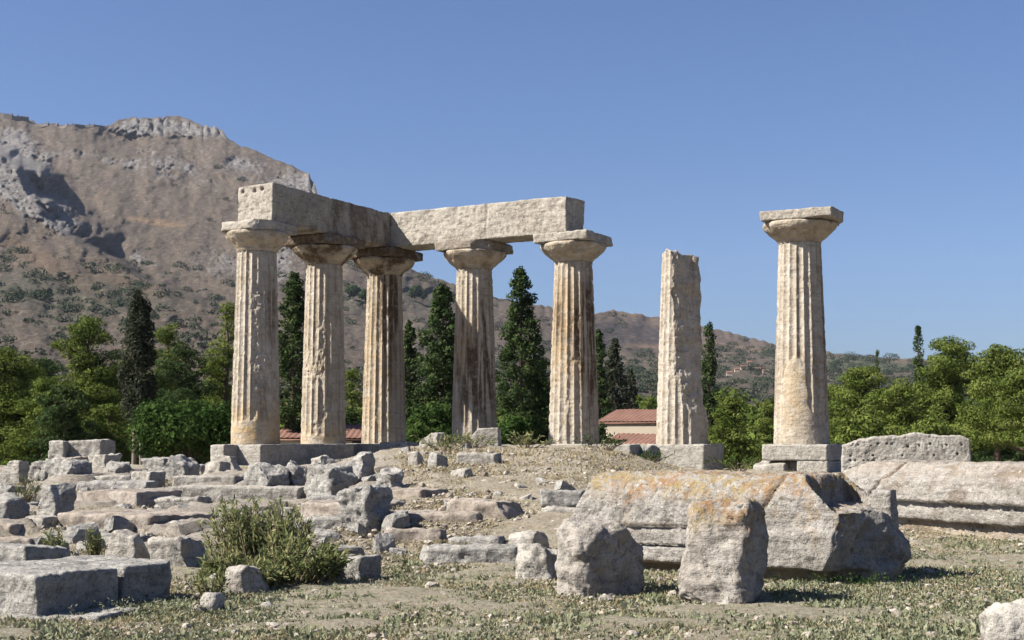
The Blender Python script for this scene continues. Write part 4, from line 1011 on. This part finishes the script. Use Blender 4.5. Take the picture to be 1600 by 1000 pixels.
# ------------------------------------------------------------------ trees
def crown(clumps, leaf, dens, seed, droop=0.0, brown=0.0, aspect=.55):
    """leaf cards on and in ellipsoidal clumps; clumps: rows x y z rx ry rz"""
    rs = np.random.RandomState(seed)
    Cs, Ds, Ts, Sz, Ns = [], [], [], [], []
    for c in clumps:
        n = max(14, int(dens * (c[3] * c[4] + c[3] * c[5] + c[4] * c[5])))
        d = rs.normal(size=(n, 3)); d /= np.linalg.norm(d, axis=1)[:, None]
        lump = 1 + .35 * gnoise(d * 2.2 + c[:3], seed)
        r = (rs.uniform(.35, 1, n) ** .4 * lump)[:, None]
        Cs.append(np.array(c[:3]) + d * r * np.array(c[3:6]))
        dd_ = d * .9 + rs.normal(size=(n, 3)) * .65; dd_[:, 2] += .25 - droop
        Ds.append(dd_); Ns.append(d * 1.1 + np.array([0, 0, .25]) + rs.normal(size=(n, 3)) * .55); base = rs.uniform(.25, .75)
        Ts.append(np.clip(base + rs.normal(size=n) * .17, 0, 1)); Sz.append(leaf * rs.uniform(.6, 1.35, n))
    C = np.concatenate(Cs); D = np.concatenate(Ds); S = np.concatenate(Sz); T = np.concatenate(Ts)
    n = len(C); D /= np.linalg.norm(D, axis=1)[:, None]
    Nn = np.concatenate(Ns); W = np.cross(Nn, D); W /= np.linalg.norm(W, axis=1)[:, None] + 1e-9
    D = np.cross(W, Nn); D /= np.linalg.norm(D, axis=1)[:, None] + 1e-9
    a = S[:, None]; b = a * aspect
    V = np.stack([C - D * a * .5, C + W * b * .5 + D * a * .08, C + D * a * .5, C - W * b * .5 - D * a * .08], 1).reshape(-1, 3)
    return V, np.arange(4 * n).reshape(n, 4), np.repeat(T, 4)

def tree(name, label, kind, px, ytop, Y, wpx, zbase=None, ybot=None, mat='pine', bark='bark', seed=1, group=None, dens=None, leaf=.2, cat='tree', low=None, trunks=1):
    """a tree whose top stands at px, ytop and whose crown is about wpx wide, at distance Y"""
    X = (px - 800) / FPX * Y
    z0 = float(gz(X, Y)) if zbase is None else zbase
    H = EYE + (690 - ytop) / FPX * Y - z0; Wd = wpx / FPX * Y
    rs = np.random.RandomState(seed)
    t = thing(name, label, cat, (X, Y, z0), 0, group)
    cl = []; b = Bag()
    if kind == 'pine':
        lo = .22 if low is None else low
        nb = int(24 + 6 * Wd)
        lean = rs.normal() * .04
        for q_ in range(int(8 + 2 * Wd)):
            g = rs.uniform(.05, .8); f = lo + (1 - lo) * g; an = rs.uniform(0, 6.283); rad = Wd * .27 * rs.uniform(0, 1) * (1.1 - g); s_i = Wd * .15
            cl.append((math.cos(an) * rad + lean * H * f, math.sin(an) * rad, H * f - s_i * .4, s_i * 1.2, s_i * 1.2, s_i * .8))
        for i in range(nb):
            f = lo + (1 - lo) * (i + rs.uniform(0, 1)) / nb
            g = (f - lo) / (1 - lo)
            rad = Wd * .5 * min(1, (1.12 - g) ** .6 * (.75 + .5 * g ** .3)) * rs.uniform(.35, 1.0)
            if g > .93: rad *= .4
            an = rs.uniform(0, 6.283)
            s = Wd * rs.uniform(.085, .165) * (1.15 - .45 * g) + .14
            x, y, z = math.cos(an) * rad + lean * H * f, math.sin(an) * rad, H * f - s * .3
            cl.append((x, y, z, s * 1.3, s * 1.3, s * .55))
            if rs.uniform() < .6:
                cl.append((x + rs.normal() * s, y + rs.normal() * s, z + rs.normal() * s * .4 , s * .8, s * .8, s * .5))
            if i % 2 == 0:
                zz = max(.1, z - rad * .45); b.tube([(lean * zz * .6, 0, zz), (x * .55, y * .55, (zz + z) / 2 + .05), (x, y, z)], [.06, .045, .02], 5)
        r0 = .05 + .022 * H
        pts = [(lean * H * k + rs.normal() * .05 * (k > 0), rs.normal() * .05 * (k > 0), H * k) for k in np.linspace(0, .96, 8)]; pts[0] = (pts[0][0], pts[0][1], -.4)
        b.tube(pts, np.linspace(r0, .03, 8), 8)
    elif kind == 'cypress':
        lo = .04 if low is None else low
        nb = int(40 + 60 * H / 8)
        for i in range(nb):
            g = rs.uniform(0, 1); f = lo + (1 - lo) * g
            rad = Wd * .5 * (np.sin(min(1, g * 2.2) * 1.57) ** .5) * (1 - g) ** .42 * rs.uniform(.45, .88) + .03
            an = rs.uniform(0, 6.283); s = Wd * .13 * (1.1 - .6 * g) + .05
            cl.append((math.cos(an) * rad, math.sin(an) * rad, H * f - s, s * 1.15, s * 1.15, s * 2.2))
        for k in range(trunks):
            o_ = (k - (trunks - 1) / 2) * .35
            b.tube([(o_, 0, -.4), (o_ * .8, .03, H * .3), (o_ * .3, 0, H * .9)], [.05 + .016 * H / trunks, .05 + .010 * H / trunks, .02], 8)
    elif kind == 'conifer':
        lo = .03 if low is None else low
        nb = int(110 + 14 * H)
        for i in range(nb):
            g = (i + rs.uniform()) / nb; f = lo + (1 - lo) * g
            rad = Wd * .58 * (1 - g) ** .5 * rs.uniform(.3, 1.0) * (.75 + .25 * min(1, g * 6))
            an = rs.uniform(0, 6.283); s = Wd * .085 * (1.25 - .8 * g) + .09
            if rs.uniform() < .14: rad *= 1.32; s *= .7
            x, y, z = math.cos(an) * rad, math.sin(an) * rad, H * f - s * .8
            cl.append((x, y, z, s * 1.2, s * 1.2, s * .85))
            if g > .25 and rs.uniform() < .5: cl.append((x * 1.15, y * 1.15, z + s * .7, s * .6, s * .6, s * .8))
            if i % 3 == 0: b.tube([(0, 0, max(.1, z - rad * .1)), (x, y, z)], [.05, .015], 5)
        b.tube([(0, 0, -.4), (0, 0, H * .5), (0, 0, H * .97)], [.06 + .015 * H, .09, .02], 8)
    else:                                                       # broad dome
        nb = int(34 + 9 * Wd)
        for i in range(nb):
            d = rs.normal(size=3); d /= np.linalg.norm(d); d[2] = abs(d[2]) if rs.uniform() < .8 else d[2] * .5
            k = rs.uniform(.5, .9); s = Wd * rs.uniform(.08, .14) + .1
            x, y, z = d[0] * Wd * .5 * k, d[1] * Wd * .5 * k, H * .42 + d[2] * H * .52 * k
            cl.append((x, y, z, s * 1.15, s * 1.15, s * .85))
            if i % 4 == 0: b.tube([(0, 0, .1), (x * .4, y * .4, z * .6), (x, y, z)], [.07, .05, .02], 5)
        b.tube([(0, 0, -.4), (0, .05, H * .35), (0, 0, H * .7)], [.05 + .02 * H, .09, .03], 8)
    b.out('trunk', M[bark], t)
    if kind == 'pine' and leaf == .2: leaf = .16
    V, F, T = crown(np.array(cl), leaf, dens or (210 if kind == 'pine' else 150 if kind == 'dome' else 190) / (leaf / .2) ** 2, seed + 500, aspect=.38 if kind == 'pine' else .5)
    mesh('crown', V, F, M[mat], t, False, {'tint': T})
    return t

tree('pine_tree', 'bright green pine at left with a stepped crown, left of the tall thin cypress', 'pine', 128, 495, 72, 130, seed=301)
tree('pine_tree', 'pine with low dark boughs at the left edge of the picture', 'pine', 12, 545, 66, 150, seed=303)
tree('pine_tree', 'small dark pine in front of the left edge trees', 'pine', 62, 590, 60, 110, seed=304, low=.05)
tree('pine_tree', 'yellowish young pine right below the stepped bright pine', 'pine', 172, 632, 62, 85, seed=305, low=.05)
tree('pine_tree', 'dense pine growing behind the left edge trees', 'pine', 70, 560, 85, 140, seed=306, low=.05, mat='deep')
tree('cypress_tree', 'tall greyish cypress with thin crown on two bare pale trunks at left', 'cypress', 216, 453, 57, 66, mat='dry_cypress', bark='greybark', seed=307, low=.37, trunks=2, leaf=.15)
tree('pine_tree', 'pine peeping out right of the tall thin cypress', 'pine', 256, 510, 74, 85, seed=309)
tree('pine_tree', 'broad dark pine left of the leftmost column', 'pine', 306, 540, 68, 110, seed=311, mat='deep', low=.08)
tree('pine_tree', 'bright tiered pine directly behind the left side of the leftmost column', 'pine', 352, 468, 76, 78, seed=313, low=.1)
tree('broadleaf_bush', 'big round leafy bush at the foot of the leftmost column', 'dome', 290, 607, 52, 165, mat='bushleaf', seed=315, leaf=.17, cat='bush')
tree('conifer_tree', 'dark tall conifer between the two leftmost columns', 'conifer', 458, 422, 64, 84, mat='deep', seed=317, leaf=.17)
tree('pine_tree', 'pine in the gap between second and corner columns', 'pine', 548, 575, 80, 62, seed=319, low=.1)
tree('broadleaf_bush', 'dark bush below the pine between second and corner columns', 'dome', 545, 620, 70, 60, mat='deep', seed=320, cat='bush')
tree('conifer_tree', 'dark conifer with leaning top between corner and stained columns', 'conifer', 692, 443, 66, 112, mat='deep', seed=321, leaf=.17)
tree('conifer_tree', 'slim conifer just right of the corner column', 'conifer', 640, 500, 70, 44, mat='deep', seed=322, leaf=.17)
tree('broadleaf_bush', 'bright green bush between corner and stained column feet', 'dome', 672, 618, 55, 92, mat='bushleaf', seed=323, leaf=.17, cat='bush')
tree('conifer_tree', 'tall pointed conifer against the sky right of the stained column', 'conifer', 814, 416, 62, 92, mat='deep', seed=325, leaf=.16)
tree('broadleaf_bush', 'bright low bush below the tall pointed conifer', 'dome', 802, 638, 56, 70, mat='bushleaf', seed=326, leaf=.17, cat='bush')
tree('conifer_tree', 'dense dark conifer behind the left side of the black streaked column', 'conifer', 845, 560, 66, 60, mat='deep', seed=327, leaf=.18)
tree('conifer_tree', 'greyish conifer right of the black streaked column', 'conifer', 960, 528, 88, 52, mat='dry_cypress', seed=329, leaf=.2)
tree('conifer_tree', 'dark conifer touching the right edge of the black streaked column', 'conifer', 936, 515, 84, 40, mat='deep', seed=330, leaf=.2)
tree('conifer_tree', 'slim grey conifer behind the tiled house', 'conifer', 985, 575, 95, 34, mat='dry_cypress', seed=331, leaf=.22)
tree('broadleaf_bush', 'dark small tree at the left corner of the tiled house', 'dome', 938, 648, 58, 30, mat='deep', seed=332, cat='bush', leaf=.16)
tree('cypress_tree', 'narrow dark cypress hugging the right side of the broken column', 'cypress', 1108, 505, 72, 40, mat='deep', seed=333, leaf=.15)
tree('pine_tree', 'green pine right of the broken column', 'pine', 1142, 618, 64, 72, seed=335, low=.1)
tree('pine_tree', 'small pine between the broken and rightmost columns', 'pine', 1192, 628, 92, 52, seed=336, low=.1)
tree('broadleaf_bush', 'bright bush behind the left foot of the broken column', 'dome', 1013, 600, 120, 32, mat='pine', seed=337, cat='bush', leaf=.25)
tree('cypress_tree', 'tall dark cypress spire above the right hand pines', 'cypress', 1436, 510, 92, 30, mat='deep', seed=339, leaf=.17)
tree('cypress_tree', 'tiny far cypress left of the tall cypress spire', 'cypress', 1372, 545, 130, 10, mat='deep', seed=340, leaf=.2)
tree('pine_tree', 'low spreading pine right of the rightmost column', 'pine', 1350, 572, 74, 125, seed=341, low=.12)
tree('pine_tree', 'tall pine with a rounded top right of the cypress spire', 'pine', 1478, 528, 72, 135, seed=343, low=.2)
tree('pine_tree', 'wide pine with bare lower trunk near the right edge', 'pine', 1555, 540, 66, 130, seed=345, low=.3)
tree('pine_tree', 'pine crown at the right edge of the picture', 'pine', 1612, 575, 62, 110, seed=347, low=.3)
tree('pine_tree', 'small pine under the cypress spire', 'pine', 1410, 600, 66, 95, seed=348, low=.05)
tree('broadleaf_bush', 'bright shrub behind the pierced block', 'dome', 1345, 640, 56, 90, mat='pine', seed=349, cat='bush', leaf=.18)
tree('broadleaf_bush', 'green shrub behind the middle of the pierced block', 'dome', 1440, 650, 57, 90, mat='pine', seed=350, cat='bush', leaf=.18)
tree('pine_tree', 'pine standing behind the right edge pines', 'pine', 1570, 560, 90, 150, seed=352, low=.05, mat='deep')
tree('pine_tree', 'dense pine behind the low spreading pine', 'pine', 1310, 600, 96, 80, seed=353, low=.05)

for i_, (px_, top_, Y_, w_, lab_) in enumerate(((30, 570, 95, 150, 'dark pine filling the gap behind the left edge pines'), (190, 560, 92, 120, 'dark pine behind the tall thin cypress'), (240, 585, 80, 90, 'dark low pine between the tall thin cypress and the round bush'), (330, 560, 88, 90, 'dark pine behind the round bush at the leftmost column'), (105, 600, 58, 100, 'shadowy low pine in front of the stepped bright pine'))):
    tree('pine_tree', lab_, 'pine', px_, top_, Y_, w_, mat='pine' if i_ % 2 else 'deep', seed=360 + i_, low=.03)
# far vegetation: one mass each
def far_wood():
    cl = []
    rs = np.random.RandomState(9)
    for _ in range(900):
        px = rs.uniform(-150, 1750); Y = rs.uniform(110, 420)
        X = (px - 800) / FPX * Y; s = rs.uniform(1.4, 3.0)
        zt = EYE + (690 - rs.uniform(600, 660) - (60 if 880 < px < 1330 else 0) * 0) / FPX * Y
        z = min(zt, rs.uniform(2, 9)) - s
        cl.append((X, Y, max(z, .5), s * 1.2, s * 1.2, s))
        cl.append((X + rs.normal() * s, Y + rs.normal() * s, max(z - s, .5), s, s, s * 1.2))
    V, F, T = crown(np.array(cl), .9, 9, 91)
    o = mesh('distant_wood', V, F, M['pine'], smooth=False, attrs={'tint': T * .8}); o['kind'] = 'stuff'; o['label'] = 'far belt of trees on the plain below the hills'
far_wood()
def scrub():
    cl = []
    rs = np.random.RandomState(10)
    nt, npx = MSCR.shape
    while len(cl) < 4200:
        j = rs.randint(0, npx); i = rs.randint(2, nt - 6)
        px, py = MPX[j], MPY[i, j]
        if px < 560:
            p = .03 + .55 * MSCR[i, j] + .14 * (py > 390)
        else:
            p = .55 if py > 545 else .10
        if rs.uniform() > p * (1 - .8 * MRK[i, j]): continue
        P = MV[i, j]; s = rs.gamma(3, .6) * (P[1] / 1000) ** .6 * (1.0 if px < 560 else 1.2) + .8
        cl.append((P[0] + rs.normal() * 6, P[1] + rs.normal() * 3 - 1, P[2] + s * .25, s * 1.5, s * 1.2, s * .8))
    V, F, T = crown(np.array(cl), 1.6, 2.4, 92)
    o = mesh('hillside_scrub', V, F, M['scrub'], smooth=False, attrs={'tint': T}); o['kind'] = 'stuff'; o['label'] = 'grey green scrub dotted over the dry mountain slopes'
scrub()
for (px, py, w, lab) in ((551, 455, 16, 'dark grove tree on the slope between second and corner columns'), (570, 462, 14, 'right hand grove tree on the slope beside the corner column'), (648, 456, 14, 'dark tree on the slope right of the corner column'), (660, 460, 10, 'small tree on the ridge slope left of the stained column')):
    P = on_mountain(px, py + 12); h = (24) / FPX * P[1]
    tree('slope_tree', lab, 'dome', px, py - 12, P[1] - 6, w * 1.4, zbase=P[2], mat='deep', seed=400 + px, leaf=2.2, dens=7, group='dark trees on the mountain slope')

# ------------------------------------------------------------------ buildings
def tiled_roof(bag, x0, x1, y0, z0, y1, z1, pitch=.26):
    """pantile surface: ridged across x"""
    xs = np.arange(x0, x1 + .001, pitch / 6); ys = np.linspace(0, 1, 9)
    Xg, T = np.meshgrid(xs, ys); Xg = Xg.ravel(); T = T.ravel()
    wv = np.abs(np.sin(Xg / pitch * math.pi)) * .04 + .05 * gnoise(np.c_[Xg * .8, T * 3, T * 0], 3) * .5
    step = (T * 8 % 1.0) * 0
    bag.add(np.c_[Xg, y0 + (y1 - y0) * T, z0 + (z1 - z0) * T + wv + step], grid_faces(9, len(xs)))
def house(label, px0, px1, Y, roofs, walls, windows, zground, turn=0.0):
    pxc = (px0 + px1) / 2; X = (pxc - 800) / FPX * Y
    t = thing('tiled_house', label, 'house', (X, Y, zground), turn)
    for (a, b, ye, yr, dy) in roofs:                     # eaves and ridge in photo rows
        xa, xb = (a - pxc) / FPX * Y, (b - pxc) / FPX * Y
        ze = EYE + (690 - ye) / FPX * Y - zground; zr = EYE + (690 - yr) / FPX * (Y + dy) - zground
        bg = Bag(); tiled_roof(bg, xa, xb, -.10, ze, dy, zr); tiled_roof(bg, xa, xb, 2 * dy + .10, ze, dy, zr)
        bg.box(((xa + xb) / 2, -.07, ze - .07), (xb - xa, .05, .08))
        bg.out('roof', M['tile'], t, True)
    for (a, b, yt, y0, dep) in walls:
        xa, xb = (a - pxc) / FPX * Y, (b - pxc) / FPX * Y
        zt = EYE + (690 - yt) / FPX * Y - zground
        bg = Bag(); bg.box(((xa + xb) / 2, y0 + dep / 2, zt / 2 - .1), (xb - xa, dep, zt)); bg.out('wall', M['plaster'], t, False)
    for (a, b, yt, yb_, y0) in windows:
        xa, xb = (a - pxc) / FPX * Y, (b - pxc) / FPX * Y
        zt = EYE + (690 - yt) / FPX * Y - zground; zb_ = EYE + (690 - yb_) / FPX * Y - zground
        bg = Bag(); bg.box(((xa + xb) / 2, y0 - .02, (zt + zb_) / 2), (xb - xa, .08, zt - zb_)); w = bg.out('window', M['window'], t, False)
        bg = Bag(); bg.box(((xa + xb) / 2, y0 - .05, zb_ - .05), (xb - xa + .2, .14, .08)); bg.out('sill', M['plaster'], w, False)
    return t
house('low tiled house seen between the three left columns', 430, 600, 62, [(428, 600, 685, 664, 3.0)], [(434, 596, 686, 0, 6)], [(551, 566, 688, 704, 0), (470, 484, 690, 704, 0)], -1.6)
house('tiled house with two roof levels between the black streaked and broken columns', 935, 1080, 72, [(928, 1085, 659, 640, 3.2)], [(934, 1080, 660, 0, 6.4)], [(1035, 1050, 664, 678, 0)], -1.6, math.radians(-24))
house('lower tiled annex in front of the two level house', 940, 1080, 66, [(938, 1085, 694, 678, 2.2)], [(944, 1080, 695, 0, 4.4)], [], -1.8, math.radians(-24))
rsv = np.random.RandomState(3)
_vl = ['leftmost pinkish house of the hill village', 'small house beside the leftmost village house', 'village house with a bright roof in the middle of the hill village', 'upper village house above its neighbours', 'low village house near the rightmost column', 'rightmost pinkish house of the hill village', 'white house among the trees right of the rightmost column', 'second white house among the trees at right']
for i, (px, py, w) in enumerate(((1140, 583, 9), (1152, 577, 8), (1163, 574, 10), (1172, 566, 8), (1184, 577, 9), (1197, 581, 10), (1328, 612, 9), (1342, 598, 8))):
    P = on_mountain(px, py + 3) if i < 6 else np.array(at(px, py, 330)); Y = P[1] - 14; s = w / FPX * Y; z = EYE + (690 - py - 4) / FPX * Y
    t = thing('village_house', _vl[i], 'house', ((px - 800) / FPX * Y, Y, z), 0, 'houses of the distant village')
    b = Bag(); b.box((0, 0, s * .12), (s, s * .8, s * .85)); b.out('wall', M['cream'], t, False)
    b = Bag(); b.add(np.array([[-.56, -.46, .54], [.56, -.46, .54], [.56, .46, .54], [-.56, .46, .54], [-.56, 0, .82], [.56, 0, .82]]) * s, np.array([[0, 1, 5, 4], [2, 3, 4, 5]])); b.add(np.array([[-.56, -.46, .54], [-.56, .46, .54], [-.56, 0, .82], [.56, -.46, .54], [.56, .46, .54], [.56, 0, .82]]) * s, np.array([[0, 2, 1], [3, 4, 5]])); b.out('roof', M['tile'], t, False)
# fortress wall on the ridge
def fortress(label, pts, hpx, seed):
    rs = np.random.RandomState(seed)
    P = [on_mountain(a, np.interp(a, SIL[:, 0], SIL[:, 1]) + 2) for a in pts]
    t = tag(thing('fortress_wall', label, 'wall', tuple(P[0])), label, 'wall', 'ruined fortress walls on the ridge')
    b = Bag()
    for k in range(len(P) - 1):
        A, B = P[k] - P[0], P[k + 1] - P[0]; m_ = (A + B) / 2; L = np.linalg.norm((B - A)[:2]); rz = math.atan2(B[1] - A[1], B[0] - A[0])
        h = hpx / FPX * P[k][1]; base = min(A[2], B[2])
        b.box((m_[0], m_[1], base + h * .25), (L + 1.5, 4.0 + .1 * k, h * 1.5 + rs.uniform(-1, 1)), rz)
        for u in np.arange(.08, 1, .22):
            if rs.uniform() < .3: q = A + (B - A) * u; c = Bag(); c.box((q[0], q[1], base + h * 1.0 + 1.2), (L * rs.uniform(.08, .2), 2.0, rs.uniform(1.2, 2.6)), rz); c.out('battlement', M['fort'], t, False)
    t['kind'] = 'thing'; b.out('wall', M['fort'], t, False)
fortress('fortress wall high on the ridge at the left edge', np.arange(-60, 48, 12), 6.5, 1)
fortress('thin ruined fortress wall along the ridge left of the summit crags', np.arange(56, 168, 14), 2.6, 2)

# rail in front of the right hand pines
t = thing('wooden_rail', 'low wooden rail in front of the right hand pines', 'fence', (at(1580, 738, 44)[0], 44, float(gz(16, 44))))
zr = at(1580, 737, 44)[2] - float(gz(16, 44))
b = Bag(); b.tube([(-1.0, 0, zr + .02), (3.5, .3, zr - .05)], .06, 8); b.out('rail', M['wood'], t)
for xx in (-.8, 1.2, 3.2):
    b = Bag(); b.tube([(xx, .1 + xx * .06, -.3), (xx, .1 + xx * .06, zr + .08)], .06, 8); b.out('post', M['wood'], t)

# thin summer haze
b = Bag(); b.box((0, 1880, 283), (5300, 4380, 574))
t = NT('summer_haze'); pv = t.n('ShaderNodeVolumePrincipled')
pv.inputs['Color'].default_value = (.66, .78, 1.0, 1); pv.inputs['Density'].default_value = 3.2e-5; pv.inputs['Anisotropy'].default_value = 0.0
t.l(pv.outputs[0], t.out.inputs['Volume'])
hz = b.out('haze', t.m, None, False); hz['kind'] = 'stuff'; hz['label'] = 'thin bluish summer haze in the air'
